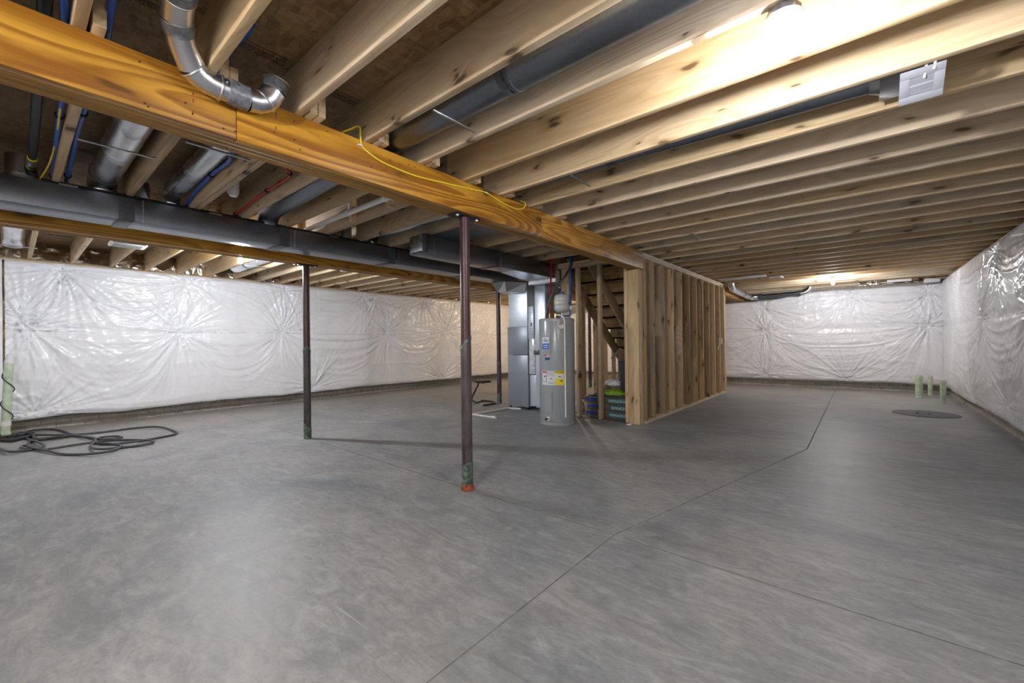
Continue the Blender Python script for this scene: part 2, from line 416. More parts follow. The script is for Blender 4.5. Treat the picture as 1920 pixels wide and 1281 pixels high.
# ------------------------------------------------------------------ shell
fl = struct(MB().box(XL-.3, XR+.3, YB-.3, YF+.3, -.12, 0).build('floor', 'conc'))
def joint(pts, w=.0035, name='control_joint'):
    b = MB()
    for (x0, y0), (x1, y1) in zip(pts[:-1], pts[1:]):
        d = Vector((x1-x0, y1-y0, 0)).normalized(); n_ = Vector((-d.y, d.x, 0))*w
        a = Vector((x0, y0, 0)); c = Vector((x1, y1, 0))
        b.hexa([a-n_+Vector((0, 0, -.01)), c-n_+Vector((0, 0, -.01)), c+n_+Vector((0, 0, -.01)), a+n_+Vector((0, 0, -.01)),
                a-n_+Vector((0, 0, .0006)), c-n_+Vector((0, 0, .0006)), c+n_+Vector((0, 0, .0006)), a+n_+Vector((0, 0, .0006))])
    return b
MT['jointd'] = plain('dark_joint_line', (.17, .162, .15), .9, 0, .2, .5, 14)  # dark tone of the control joint lines
MT['jointl'] = plain('joint_chalk_edge', (.34, .33, .31), .9, 0, .2, .5, 9)
joint([(XL+.1, 2.42), (-5.3, 2.42), (-2.5, 2.36), (-1.16, 2.345), (0, 2.31), (XR, 2.29)], .003).build('control_joint', 'jointd', fl)
joint([(-1.17, -1), (-1.165, 2.34), (-.462, 5.45)], .003).build('control_joint', 'jointd', fl)
joint([(-.462, 5.45), (-.477, 12.4)], .005).build('control_joint', 'jointd', fl)
joint([(-2.4, 2.365), (-1.16, 2.352), (0, 2.317), (XR, 2.297)], .002).build('control_joint', 'jointl', fl)
joint([(-1.160, 2.34), (-.457, 5.45)], .002).build('control_joint', 'jointl', fl)
struct(MB().box(XL-.3, XL, YB-.3, YF+.3, 0, 2.40).build('wall_left', 'foundy'))
struct(MB().box(XR, XR+.3, YB-.3, YF+.3, 0, 2.40).build('wall_right', 'foundy'))
struct(MB().box(XL, XR, YF, YF+.3, 0, 2.40).build('wall_back', 'foundx'))
struct(MB().box(XL, XR, YB-.3, YB, 0, 2.40).build('wall_front', 'foundx'))
# thin mortar kick strips (footing ledge) along the walls
struct(MB().box(XL, XL+.02, YB, YF, 0, .035).build('trim_1', 'foundy'))
struct(MB().box(XR-.03, XR, YB, YF, 0, .05).build('trim_2', 'foundy'))
struct(MB().box(XL, XR, YF-.02, YF, 0, .04).build('trim_3', 'foundx'))
ce = struct(MB().box(XL-.3, XR+.3, YB-.3, YF+.3, ZD, ZD+.03).build('ceiling', 'osb'))
# plates on the foundation and rim boards
struct(MB().box(XL-.2, XL+.17, YB, YF, 2.392, ZJ).build('trim_4', 'platew'))
struct(MB().box(XR-.02, XR+.2, YB, YF, 2.40, ZJ).build('trim_5', 'platew'))
struct(MB().box(XL, XR, YF-.09, YF+.1, 2.40, ZJ).build('trim_6', 'platew'))
struct(MB().box(XL-.22, XL-.18, YB, YF+.2, ZJ, ZD).build('trim_7', 'joistd'))
struct(MB().box(XR+.14, XR+.18, YB, YF+.2, ZJ, ZD).build('trim_8', 'joistd'))
struct(MB().box(XL-.18, XR+.14, YF+.12, YF+.16, ZJ, ZD).build('trim_9', 'joist'))
struct(MB().box(XL-.18, XR+.14, YB-.16, YB-.12, ZJ, ZD).build('trim_10', 'joist'))
# printed stamps on the sheathing
for (x, y) in ((-2.38, .86), (-2.44, 1.30), (-2.41, .40), (-4.6, .37), (-8.3, .45)):
    st = MB().box(x-.006, x+.006, y-.002, y+.002, ZD-.001, ZD).build('printed_stamp', 'ink', ce)
    text('printed_stamp', 'STRENGTH AXIS\nTHIS DIRECTION', .030, (x, y, ZD-.0012), (math.pi, 0, R(-90)), 'ink', st)
    MB().box(x+.045, x+.049, y-.11, y+.11, ZD-.001, ZD+.0005).build('printed_arrow', 'ink', ce)
# ------------------------------------------------------------------ joists
ORD = ['first', 'second', 'third', 'fourth', 'fifth', 'sixth', 'seventh', 'eighth', 'ninth', 'tenth', 'eleventh', 'twelfth', 'thirteenth', 'fourteenth', 'fifteenth', 'sixteenth', 'seventeenth', 'eighteenth', 'nineteenth', 'twentieth', 'twenty-first', 'twenty-second', 'twenty-third', 'twenty-fourth', 'twenty-fifth', 'twenty-sixth', 'twenty-seventh', 'twenty-eighth', 'twenty-ninth', 'thirtieth', 'thirty-first', 'thirty-second', 'thirty-third', 'thirty-fourth', 'thirty-fifth', 'thirty-sixth']
def joist_row(x0, x1, yoff, ks, mat, lab, grp):
    L = x1-x0
    src = None
    for n_, k in enumerate(ks):
        yf = 1.04+.418*k+yoff
        loc = (x0+L/2, yf-JT/2, ZJ)
        if src is None:
            b = MB().box(loc[0]-L/2, loc[0]+L/2, loc[1]-JT/2, loc[1]+JT/2, ZJ, ZD-.001)
            o = b.build('floor_joist', mat, None, loc, bevel=.003); src = o
        else:
            o = src.copy(); C.objects.link(o); o.location = loc
        tag(o, lab(n_, k), 'joist', grp)
def labR(n, k):
    if k < -2: return 'joist right of the beam behind the camera position, %s one back' % ORD[-3-k]
    if k < 0: return 'joist crossing the front amber beam, %s one before the big grey round duct' % ORD[1-k]
    if k == 0: return 'wooden floor joist with grey streaked underside, next before the one beside the big grey duct'
    if k == 1: return 'reddish streaked wooden joist on the near side of the big grey round duct'
    if k == 2: return 'wooden joist that carries the white lampholder nearest the camera'
    if k == 3: return 'brightly lit pale wooden joist just beyond the nearest lamp'
    if k == 4: return 'water stained pale joist between the nearest lamp and the exhaust fan'
    if k == 5: return 'wooden joist just beyond the white exhaust fan grille'
    return 'wooden floor joist right of the amber beam, %s one beyond the exhaust fan' % ORD[k-5]
joist_row(-2.53, XR+.14, 0, range(-8, 27), 'joist', labR, 'joists of the right bay')
def labM(n, k):
    if k < -2: return 'joist between the beams behind the camera position, %s one back' % ORD[-3-k]
    return 'joist between the two amber beams, %s one from the left picture edge' % ORD[k+2]
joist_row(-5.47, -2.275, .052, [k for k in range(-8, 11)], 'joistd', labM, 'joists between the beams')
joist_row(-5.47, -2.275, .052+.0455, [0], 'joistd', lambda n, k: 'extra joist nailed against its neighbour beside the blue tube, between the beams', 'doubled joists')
def labL(n, k):
    if k < -2: return 'joist over the left wall behind the camera position, %s one back' % ORD[-3-k]
    return 'joist ending on the left wall, %s one from the left picture edge' % ORD[k+2]
joist_row(-9.38, -5.27, .012, range(-8, 27), 'joist', labL, 'joists of the left bay')
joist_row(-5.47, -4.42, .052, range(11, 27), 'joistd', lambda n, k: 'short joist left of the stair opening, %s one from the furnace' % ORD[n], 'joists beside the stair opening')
# ------------------------------------------------------------------ beams
def beam(xn, y0, y1, seams, label, seamsy=None):
    t = thing('laminated_beam', (xn-.09, y0, 2.19), label, 'beam')
    ys = [y0]+seams+[y1]
    for i in range(len(ys)-1):
        MB().box(xn-.044, xn, ys[i]+.0015, ys[i+1]-.0015, 2.19, ZJ).build('outer_ply', 'beam', t, (xn-.02, ys[i], 2.31), bevel=.002)
    for j in (1, 2):
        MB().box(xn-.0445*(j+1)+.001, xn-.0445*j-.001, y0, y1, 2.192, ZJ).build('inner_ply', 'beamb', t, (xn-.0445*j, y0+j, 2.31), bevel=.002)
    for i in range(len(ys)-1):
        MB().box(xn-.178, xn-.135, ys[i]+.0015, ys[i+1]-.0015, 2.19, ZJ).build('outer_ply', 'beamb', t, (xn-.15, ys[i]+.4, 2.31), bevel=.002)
    return t
b1 = beam(XB1, YB, 5.73, [.724, 3.29], 'long amber laminated beam across the ceiling, carried by the nearest maroon post')
b2 = beam(XB2, YB, 10.3, [3.9], 'amber laminated beam behind the long rectangular duct, second beam from the camera')
b3 = beam(XB1, 10.34, 12.46, [], 'short amber beam running from the far end of the stud wall to the far wall')
# nail heads and rust runs on beam 1
random.seed(3)
nb = MB()
for i in range(70):
    y = random.uniform(.2, 5.5); z = random.choice([2.225, 2.39, 2.30])+random.uniform(-.02, .02)
    nb.tube([(XB1-.001, y, z), (XB1+.0015, y, z)], .004, 8)
nb.build('nail_heads', 'ink', b1)['kind'] = 'stuff'
for u, v, l in ((362, 172, .05), (362, 208, .012), (517, 210, .04), (517, 237, .018)):
    p = bp(u, v, 'x', XB1)
    MB().box(XB1-.001, XB1+.0008, p.y-.003, p.y+.003, p.z-l, p.z).build('rust_run', 'oran', b1)
# hardware straps
for (x0, y0, y1, z) in ((XB1, 5.40, 6.04, 2.372), (XB1, 9.92, 10.42, 2.375)):
    b = MB().box(x0, x0+.003, y0, y1, z-.016, z+.016)
    for k in range(9):
        yy = y0+.03+(y1-y0-.06)*k/8
        b.tube([(x0+.003, yy, z), (x0+.005, yy, z)], .005, 8)
    tag(b.build('tie_strap', 'wire', None, (x0, (y0+y1)/2, z)), 'perforated grey steel strap at the %s end of the stud wall top plate' % ('near' if y0 < 8 else 'far'), 'strap', 'steel tie straps')
# ------------------------------------------------------------------ steel posts
def post(x, y, zt, wrap, label, seed, green=True):
    t = thing('support_post', (x, y, 0), label, 'post', 'maroon steel posts')
    MB().lathe([(.040, 0), (.040, zt-.012)], (x, y, 0), 28).build('pole', 'post', t)
    b = MB().box(x-.055, x+.055, y-.13, y+.13, zt-.012, zt)
    b.build('top_plate', 'blackp', t, bevel=.002)
    for sy in (-1, 1):
        MB().lathe([(.012, -.010), (.014, -.004), (.014, 0)], (x+.03, y+sy*.105, zt-.012), 6).build('bolt', 'wire', t)
    if wrap:
        b = MB(); sg = 28; rr = random.Random(seed); vs = []; fs = []
        n = 60
        for i in range(n+1):
            z = .13+(wrap-.13)*i/n
            for k in range(sg):
                a = 2*math.pi*k/sg
                zz = z+(.05*math.sin(a+seed) if i == n else 0)
                r = .0425+.0012*rr.random(); vs.append((x+r*math.cos(a), y+r*math.sin(a), zz))
        for i in range(n):
            for k in range(sg):
                l = (k+1) % sg; fs.append((i*sg+k, i*sg+l, (i+1)*sg+l, (i+1)*sg+k))
        b.add(vs, fs); b.build('plastic_wrap', 'wrapf', t)
        b = MB(); vs = []; fs = []
        for i in range(13):
            z = .012*i+.004
            for k in range(sg):
                a = 2*math.pi*k/sg; r = .0440+.004*rr.random(); zz = z+(.05*math.sin(a*1+seed*2)+.03 if i == 12 else 0)
                vs.append((x+r*math.cos(a), y+r*math.sin(a), zz))
        for i in range(12):
            for k in range(sg):
                l = (k+1) % sg; fs.append((i*sg+k, i*sg+l, (i+1)*sg+l, (i+1)*sg+k))
        b.add(vs, fs); b.build('tape_wrap', 'wrapg', t)
        b = MB(); vs = []; fs = []
        for i in range(2):
            for k in range(sg):
                a = 2*math.pi*k/sg; r = .0448+.001*rr.random(); vs.append((x+r*math.cos(a), y+r*math.sin(a), wrap-.02+.03*i+.05*math.sin(a+seed)))
        for k in range(sg): fs.append((k, (k+1) % sg, sg+(k+1) % sg, sg+k))
        b.add(vs, fs); b.build('tape_edge', 'wrapg', t)
    return t
p1 = post(-2.44, 2.35, 2.19, 1.18, 'nearest maroon steel post under the front amber beam, speckled wrap on its lower half', 1)
MB().lathe([(.050, 0), (.054, .012), (.047, .035), (.0465, .05)], (-2.44, 2.35, 0), 20).build('rust_collar', 'oran', p1)
post(-5.38, 2.41, 2.19, 1.10, 'maroon steel post under the second beam in front of the left white wall', 2)
post(-5.40, 6.08, 2.19, .78, 'maroon steel post left of the furnace behind the black stool', 4)
post(-5.40, 9.62, 2.19, .95, 'dark steel post seen through the stair studs behind the water heater', 5)
# ------------------------------------------------------------------ insulation blankets with gathered film
class VN:
    def __init__(s, seed): s.g = np.random.RandomState(seed).rand(257, 257)
    def __call__(s, x, y):
        xi = np.floor(x).astype(int); yi = np.floor(y).astype(int); fx = x-xi; fy = y-yi
        fx = fx*fx*(3-2*fx); fy = fy*fy*(3-2*fy); a = s.g
        q = lambda i, j: a[np.mod(i, 256), np.mod(j, 256)]
        return (q(xi, yi)*(1-fx)+q(xi+1, yi)*fx)*(1-fy)+(q(xi, yi+1)*(1-fx)+q(xi+1, yi+1)*fx)*fy
SEAM = 1.43
SWAGS = {11: [(.226, 1.44, 1.875, 1.43), (1.875, 1.43, 3.55, 1.46), (3.55, 1.46, 5.94, 1.45), (5.94, 1.45, 7.85, 1.49), (7.85, 1.49, 9.75, 1.45), (.52, 2.34, 2.0, 2.32), (3.57, 2.33, 5.35, 2.33)],
         21: [(-1.93, 1.383, 1.05, 1.415), (-3.55, 1.4, -1.93, 1.383), (-5.3, 1.45, -3.55, 1.4), (-1.93, 2.05, -.30, 2.16), (-.10, 2.15, 1.12, 2.13)],
         31: [(6.4, 1.45, 8.75, 1.417), (8.75, 1.417, 11.2, 1.40), (6.1, 2.2, 8.04, 2.205), (8.04, 2.205, 10.6, 2.15)]}
RIDGE = {11: 1.0, 21: 1.0, 31: .5}
def film(S, Z, anchors, seed, ridge=1.0):
    ridge = RIDGE.get(seed, 1.0)
    vn = VN(seed); vn2 = VN(seed+99)
    bul = np.ones_like(S)
    for (a, z) in anchors:
        bul *= 1-.9*np.exp(-np.sqrt((S-a)**2+(Z-z)**2)/.30)
    h = .060*bul*(1-.30*np.exp(-((Z-SEAM)/.06)**2))
    tot = np.zeros_like(S)
    for (a, z) in anchors:
        dx = S-a+.10*(vn(S*2.1+a, Z*2.1)-.5); dz = Z-z+.10*(vn2(S*2.1, Z*2.1+a)-.5)
        r = np.sqrt(dx*dx+dz*dz)+1e-4; th = np.arctan2(dz, dx)
        pat = np.zeros_like(S)
        ur = np.cos(th)*7+100+10*a; vr = np.sin(th)*7+50+9*z
        for fr, am in ((.9, 1.0), (1.9, .7), (3.8, .35)):
            n_ = vn(ur*fr+r*.5, vr*fr+r*.5)
            pat += am*(1-np.abs(2*n_-1))**3.0
        rad = np.exp(-r/(.30+.35*vn2(np.cos(th)*2+a*7+40, np.sin(th)*2+9)))*(1-np.exp(-r/.05))
        tot += pat*rad
    dn = np.clip((Z-SEAM)*4+.5, 0, 1)
    h += .046*ridge*tot
    for i, (a, za, b, zb_) in enumerate(SWAGS.get(seed, [])):
        u = (S-a)/(b-a); w = 4*u*(1-u); z0 = za+(zb_-za)*u
        t = (z0-Z)/(np.clip(w, 0, 1)**.8+.06)
        t = t+.06*(vn(S*1.9+i, Z*2.3)-.5)
        env = np.clip(u*6, 0, 1)*np.clip((1-u)*6, 0, 1)*np.clip(t*6, 0, 1)*np.exp(-np.clip(t, 0, 9)/.75)
        r1 = vn(t*8.5+31*i, t*0+.5+u*.8); r2 = vn2(t*19+17*i, t*0+.5+u*1.4)
        h += ridge*env*(.040*(1-np.abs(2*r1-1))**2.2+.018*(1-np.abs(2*r2-1))**2.2)
    n1 = vn(S*1.4+3, Z*5.0); n2 = vn2(S*9, Z*4.5)
    n3 = vn(S*15+7, Z*6.5+2); msk = np.clip((vn2(S*.9+5, Z*1.1+3)-.35)*3, 0, 1)*(.35+.65*(Z > SEAM))
    h += ridge*(.012*(1-np.abs(2*n1-1))**3+.006*(1-np.abs(2*n2-1))**3*(.4+msk)+.004*msk*(1-np.abs(2*n3-1))**2)
    return h+.0012*vn(S*20, Z*20)
def blanket(label, s0, s1, zb, zt, tw, anchors, seed, step=.016, dep=.10):
    org = np.array([float(q) for q in tw(np.array(s0), np.array(.15), np.array(0.))])
    t = thing('insulation_blanket', tuple(org), label, 'insulation', 'white film faced wall insulation')
    for nm in ('lower_panel', 'upper_panel'):
        lo = nm == 'lower_panel'
        n = max(2, int((s1-s0)/step)); m = int(1.1/step)
        ss = np.linspace(s0, s1, n); tt = np.linspace(0, 1, m)
        A = zb(ss) if lo else np.full(n, SEAM-.012)
        B = np.full(n, SEAM) if lo else zt(ss)
        S = np.repeat(ss[None, :], m, 0); Z = A[None, :]+(B-A)[None, :]*tt[:, None]
        H = film(S, Z, anchors, seed)
        ed = (tt if lo else 1-tt)[:, None]
        H = H*(1-.5*np.exp(-ed/.02))+(0 if lo else .002)
        vs = np.stack(np.broadcast_arrays(*tw(S, Z, H)), -1).reshape(-1, 3)
        idx = np.arange(n*m).reshape(m, n)
        q = np.stack([idx[:-1, :-1], idx[:-1, 1:], idx[1:, 1:], idx[1:, :-1]], -1).reshape(-1, 4)
        bk = np.stack(np.broadcast_arrays(*tw(S, Z, H*0-dep)), -1).reshape(-1, 3)
        loop = np.concatenate([idx[0, :-1], idx[:-1, -1], idx[-1, :0:-1], idx[:0:-1, 0]])
        o = len(vs); k = len(loop); ar = np.arange(k)
        rq = np.stack([loop, np.roll(loop, -1), o+np.roll(ar, -1), o+ar], -1)
        vs = np.concatenate([vs, bk[loop]]); q = np.concatenate([q, rq])
        me = bpy.data.meshes.new(nm); me.from_pydata((vs-org).tolist(), [], q.tolist()); me.materials.append(MT['poly'])
        me.update(); me.polygons.foreach_set('use_smooth', [True]*len(me.polygons)); me.set_sharp_from_angle(angle=R(75))
        ob = bpy.data.objects.new(nm, me); C.objects.link(ob); ob.parent = t
    for (a, z) in anchors:
        hz = float(film(np.array([[a]]), np.array([[z]]), anchors, seed)[0, 0])
        p, q = [Vector([float(w) for w in tw(np.array(a), np.array(z), np.array(hz+e))]) for e in (.0, .006)]
        MB().tube([p, q], .009, 10).build('fastener_pin', 'wire', t)
    return t
W_left = lambda s, z, h: (-9.03+h, s, z)
W_far = lambda s, z, h: (s, 12.445-h, z)
W_right = lambda s, z, h: (1.355-h, s, z)
W_front = lambda s, z, h: (s, -2.48+h, z)
def edge(c, amp=0, seed=0, drop=None):
    vn = VN(seed+500)
    def f(s):
        r = c+amp*(vn(s*1.7, s*0+.5)-.5)+.4*amp*(vn(s*6, s*0+7.5)-.5)
        if drop: r = r+drop(s)
        return r
    return f
k_ = .985
AL = [(a*k_, 1.17+(z-1.17)*k_) for a, z in ((.522, 2.36), (.229, 1.442), (.10, 1.62), (2.038, 2.335), (1.903, 1.431), (3.623, 2.35), (3.604, 1.46), (.248, .29), (5.428, 2.35), (5.75, 2.32), (6.03, 1.454), (7.168, 2.36), (7.967, 1.50), (9.7, 2.3), (9.75, 1.45), (11.4, 2.3), (11.5, 1.45), (4.2, .26), (7.8, .25))]
blanket('white film blanket gathered by pins along the whole left wall', -.03, 12.36, edge(.185, .05, 1), edge(2.405, .03, 2), W_left, AL, 11)
blanket('white film blanket on the left wall behind the corner with the green pipe', -2.5, -.05, edge(.17, .05, 3), edge(2.40, .03, 4), W_left, [(-1.6, 1.43), (-1.4, 2.2)], 12, .03)
AF = [(-1.93, 2.05), (-1.93, 1.383), (-.30, 2.16), (-.10, 2.15), (1.05, 1.415), (1.12, 2.13), (-1.90, .317), (-.301, .225), (-3.5, 2.05), (-3.55, 1.4), (-5.2, 2.2), (-5.3, 1.45), (-7.0, 2.2), (-7.1, 1.4), (-8.6, 2.2)]
blanket('white film blanket with swagged folds across the far end wall', -8.98, 1.33, edge(.185, .03, 5), edge(2.30, .025, 6, lambda s: -.14*(1/(1+np.exp((s+1.45)*7)))), W_far, AF, 21, .016, .07)
AR = [(8.04, 2.205), (8.75, 1.417), (7.563, .373), (9.50, .243), (6.4, 1.45), (6.1, 2.2), (10.6, 2.15), (11.2, 1.40), (5.0, 1.4), (4.6, 2.2), (3.0, 1.4), (2.8, 2.2)]
blanket('white film blanket on the right wall running into the far corner', 2.0, 12.36, edge(.15, .06, 7), edge(2.375, .03, 8), W_right, AR, 31, .016, .035)
blanket('white film blanket on the right wall beside the camera', -2.5, 1.95, edge(.15, .06, 7), edge(2.375, .03, 8), W_right, [(.6, 1.4), (.5, 2.2)], 32, .04, .035)
blanket('white film blanket on the wall behind the camera', -8.85, 1.22, edge(.17, .05, 9), edge(2.38, .03, 10), W_front, [(-6.5, 1.4), (-4.5, 2.2), (-2., 1.4), (0., 2.2)], 41, .05)
# tape strips on the far blanket
for (x, z0, z1, w) in ((-.20, 1.30, 2.12, .055), (.18, .92, 1.08, .035)):
    b = MB().box(x-w/2, x+w/2, 12.366, 12.372, z0, z1)
    tag(b.build('tape_strip', 'wlab', None, (x, 12.313, (z0+z1)/2)), 'long whitish tape strip down the far wall film' if w > .05 else 'short tape patch on the lower far wall film', 'tape')
# torn corner with tan foam left of the left wall film
b = MB(); rr = random.Random(5)
pts = [(-9.0, -.045, 2.36-.14*i) for i in range(13)]
b.tube([(p[0]+rr.uniform(-.012, .012), p[1]+rr.uniform(-.012, .012), p[2]) for p in pts], [rr.uniform(.008, .026) for _ in pts], 8)
MT['foam'] = plain('tan_foam', (.42, .27, .13), .8, 0, .2, .4, 15)
tag(b.build('foam_bead', 'foam', None, (-9.0, -.045, .68)), 'ragged tan foam bead in the torn film seam at the left picture edge', 'foam')
# foil faced rim insulation in the joist bays
def foil_mesh(seed, w=.375, h=.26):
    vn = VN(seed); n, m = 44, 30
    s = np.linspace(-w/2, w/2, n); z = np.linspace(0, h, m); S, Z = np.meshgrid(s, z)
    H = np.zeros_like(S)
    for fr, am in ((3.2, .07), (7.5, .035), (17, .010)):
        q = vn(S*fr+seed+20, Z*fr+3); H += am*(1-np.abs(2*q-1))
    H += .05*(1-Z/h)
    me = bpy.data.meshes.new('foil_insulation')
    idx = np.arange(n*m).reshape(m, n); q = np.stack([idx[:-1, :-1], idx[:-1, 1:], idx[1:, 1:], idx[1:, :-1]], -1).reshape(-1, 4)
    v = np.stack([H, S, Z], -1).reshape(-1, 3); b_ = v.copy(); b_[:, 0] = -.06
    loop = np.concatenate([idx[0, :-1], idx[:-1, -1], idx[-1, :0:-1], idx[:0:-1, 0]]); o = len(v); k = len(loop); ar = np.arange(k)
    rq = np.stack([loop, np.roll(loop, -1), o+np.roll(ar, -1), o+ar], -1)
    me.from_pydata(np.concatenate([v, b_[loop]]).tolist(), [], np.concatenate([q, rq]).tolist()); me.materials.append(MT['foil']); me.update()
    return me
FM = [foil_mesh(60+i) for i in range(5)]
for i, k in enumerate(range(-3, 27)):
    yc = 1.04+.418*k+.012-JT/2+.209
    o = bpy.data.objects.new('foil_insulation', FM[i % 5]); C.objects.link(o); o.location = (-9.10, yc, ZJ+.003)
    tag(o, 'crinkled foil above the left wall film, %s bay from the left picture edge' % ORD[i] if i else 'crinkled foil above the left wall film just behind the left picture edge', 'insulation', 'foil stuffed between joists over the left wall')
for i, (x, w) in enumerate(((.15, 1), (.62, 1), (1.05, 1))):
    o = bpy.data.objects.new('foil_insulation', FM[i]); C.objects.link(o); o.location = (x, 12.50, ZJ-.06); o.rotation_euler = (0, 0, R(-90)); o.scale = (.6, 1, .35)
    tag(o, ['foil scrap above the far wall film, nearest the far lamp', 'middle foil scrap above the far wall film', 'foil scrap above the far wall film nearest the right corner'][i], 'insulation', 'foil scraps over the far wall')
tag(MB().box(1.02, 1.26, 12.28, 12.42, 2.325, 2.405).build('foam_block', 'foam' if False else 'wlab', None, (1.14, 12.35, 2.36), bevel=.01), 'pale foam block tucked under the joists in the far right corner', 'foam')
# ------------------------------------------------------------------ stud wall of the stair closet
wall = thing('stud_wall', (-2.41, 5.74, 0), 'long open stud wall right of the stairs, under the end of the amber beam', 'wall')
ws = .14
MB().box(-2.355-ws, -2.355, 5.74, 10.34, 2.392, ZJ).build('top_plate', 'platew', wall, (-2.4, 7, 2.4), bevel=.002)
MB().box(-2.355-ws, -2.355, 5.74, 10.34, 2.352, 2.391).build('top_plate', 'platew', wall, (-2.41, 8.1, 2.37), bevel=.002)
MB().box(-2.355-ws, -2.355, 5.80, 10.34, 0, .038).build('bottom_plate', 'platew', wall, (-2.41, 8, .02), bevel=.002)
sb = None
for k in range(-1, 11):
    y = 6.142+.418*k
    if k == -1: y = 5.835
    if k == 10: y = 10.325
    loc = (-2.355-ws/2, y-.02, .039)
    if sb is None:
        o = MB().box(loc[0]-ws/2, loc[0]+ws/2, loc[1]-.02, loc[1]+.02, .039, 2.351).build('stud', 'stud', wall, loc, bevel=.002); sb = o
    else:
        o = sb.copy(); C.objects.link(o); o.parent = wall; o.location = Vector(loc)-world(wall)
MB().box(-2.355-.10, -2.355, 10.24, 10.282, .039, 2.351).build('stud', 'studp', wall, (-2.40, 10.26, 1), bevel=.002)
tag(MB().box(-2.50, -2.36, 10.345, 10.40, 0, 2.188).build('timber_post', 'studp', None, (-2.43, 10.37, 0), bevel=.002), 'pale timber post under the near end of the far short beam', 'post')
# corner post bundle under the beam end
cp = thing('corner_post', (-2.48, 5.72, 0), 'pale built-up timber post under the near beam end at the stair closet corner', 'post')
MB().box(-2.56, -2.40, 5.66, 5.70, 0, 2.188).build('face_board', 'studp', cp, (-2.48, 5.68, 1), bevel=.002)
for j in range(2):
    MB().box(-2.545, -2.392+.004*j, 5.701+.042*j, 5.741+.042*j, 0, 2.188).build('backing_board', 'studp', cp, (-2.47, 5.72+.04*j, .7+j), bevel=.002)
MB().box(-2.612, -2.564, 5.655, 5.79, .012, 2.34).build('side_stud', 'studp', cp, (-2.59, 5.7, 1.4), bevel=.002)
# front of the closet
fw = thing('stud_partition', (-3.2, 5.70, 0), 'open stud partition facing the camera between the water heater and the corner post', 'wall')
for z0, z1 in ((2.392, ZJ), (2.352, 2.390)):
    MB().box(-3.745, -2.62, 5.66, 5.80, z0, z1).build('top_plate', 'joist', fw, (-3.5, 5.7, z0), bevel=.002)
MB().box(-3.745, -2.62, 5.655, 5.80, 0, .011).build('sill_strip', 'kraft', fw)
for x in (-3.045, -3.42):
    wd = .042
    MB().box(x, x+wd, 5.665, 5.755, .012, 2.351).build('stud', 'stud', fw, (x+.02, 5.7, .5+x), bevel=.002)
MB().box(-3.74, -3.60, 5.757, 5.797, .012, 2.351).build('stud', 'studp', fw, (-3.77, 5.77, .9), bevel=.002)
# far side of the closet
lw = thing('stud_partition', (-4.45, 7.6, 0), 'open stud partition on the far side of the stairs, seen between the front studs', 'wall')
MB().box(-4.50, -4.41, 6.46, 10.3, 2.352, ZJ).build('top_plate', 'joistd', lw, (-4.45, 7, 2.4), bevel=.002)
for y in (6.50, 6.92, 7.67, 8.19, 8.64, 9.05, 9.5, 9.95):
    MB().box(-4.50, -4.41, y-.02, y+.02, 0, 2.351).build('stud', 'stud', lw, (-4.45, y, .3+y), bevel=.002)
# ------------------------------------------------------------------ stairs
st = thing('staircase', (-3.25, 8.9, 0), 'wooden staircase seen from below inside the stud closet', 'stairs')
sl = -.77
zl = lambda y: 6.91+sl*y
ytop, ybot = 5.80, 8.95
for x in (-3.82, -3.34, -2.72):
    MB().hexa([(x, ytop, zl(ytop)), (x+.04, ytop, zl(ytop)), (x+.04, ybot, zl(ybot)+.02), (x, ybot, zl(ybot)+.02),
               (x, ytop, zl(ytop)+.24), (x+.04, ytop, zl(ytop)+.24), (x+.04, ybot, zl(ybot)+.24), (x, ybot, zl(ybot)+.24)]).build('stringer', 'string', st, (x, 7, 1.3), bevel=.002)
rise = .192; run = rise/.77
for i in range(13):
    z = 2.60-rise*i; y = (6.91+.30-z)/.77-.02
    if y < 5.84: continue
    MB().box(-3.85, -2.655, y-.02, y+run+.02, z-.028, z).build('tread', 'osbl', st)
    MB().box(-3.85, -2.655, y-.02, y-.005, z-.0285, z+rise-.03).build('riser', 'osbl', st)
# ------------------------------------------------------------------ rectangular ducts
def seam_band(t, x0, x1, y, z0, z1, w=.05):
    b = MB(); e = .006
    b.box(x1, x1+e, y-w, y+w, z0-e, z1-.003); b.box(x0, x1+e, y-w-.01, y+w-.01, z0-e*1.4, z0+.001)
    b.build('sealed_joint', 'mastic', t, bevel=.003)
    MB().box(x1+e, x1+e+.004, y-.008, y+.004, z0-e, z1-.003).build('drive_cleat', 'mastic', t)
    MB().box(x1, x1+.004, y+w+.05, y+w+.056, z0, z1-.004).build('standing_seam', 'steel', t)
d1 = thing('supply_duct', (-4.80, 1.5, 2.22), 'long rectangular grey metal duct running in front of the second amber beam', 'duct')
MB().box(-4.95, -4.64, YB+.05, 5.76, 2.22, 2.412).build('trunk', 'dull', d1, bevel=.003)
for y in (.63, 1.86, 3.17, 4.55): seam_band(d1, -4.95, -4.64, y, 2.22, 2.412)
for y in (.25, 1.2, 2.35, 3.7):
    MB().box(-4.645, -4.636, y, y+.10, 2.408, 2.422).build('hanger_clip', 'wire', d1)
d2 = thing('return_duct', (-3.9, 3.0, 2.2), 'rectangular grey metal return duct with capped end, nearer than the long duct', 'duct')
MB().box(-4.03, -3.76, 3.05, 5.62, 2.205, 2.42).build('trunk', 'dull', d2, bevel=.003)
MB().box(-4.03, -3.76, 2.995, 3.045, 2.207, 2.418).build('end_cap', 'mastic', d2, bevel=.004)
MB().box(-4.015, -3.785, 2.985, 2.996, 2.225, 2.405).build('cap_panel', 'shiny', d2, bevel=.003)
for y in (4.22,): seam_band(d2, -4.03, -3.76, y, 2.205, 2.42, .03)
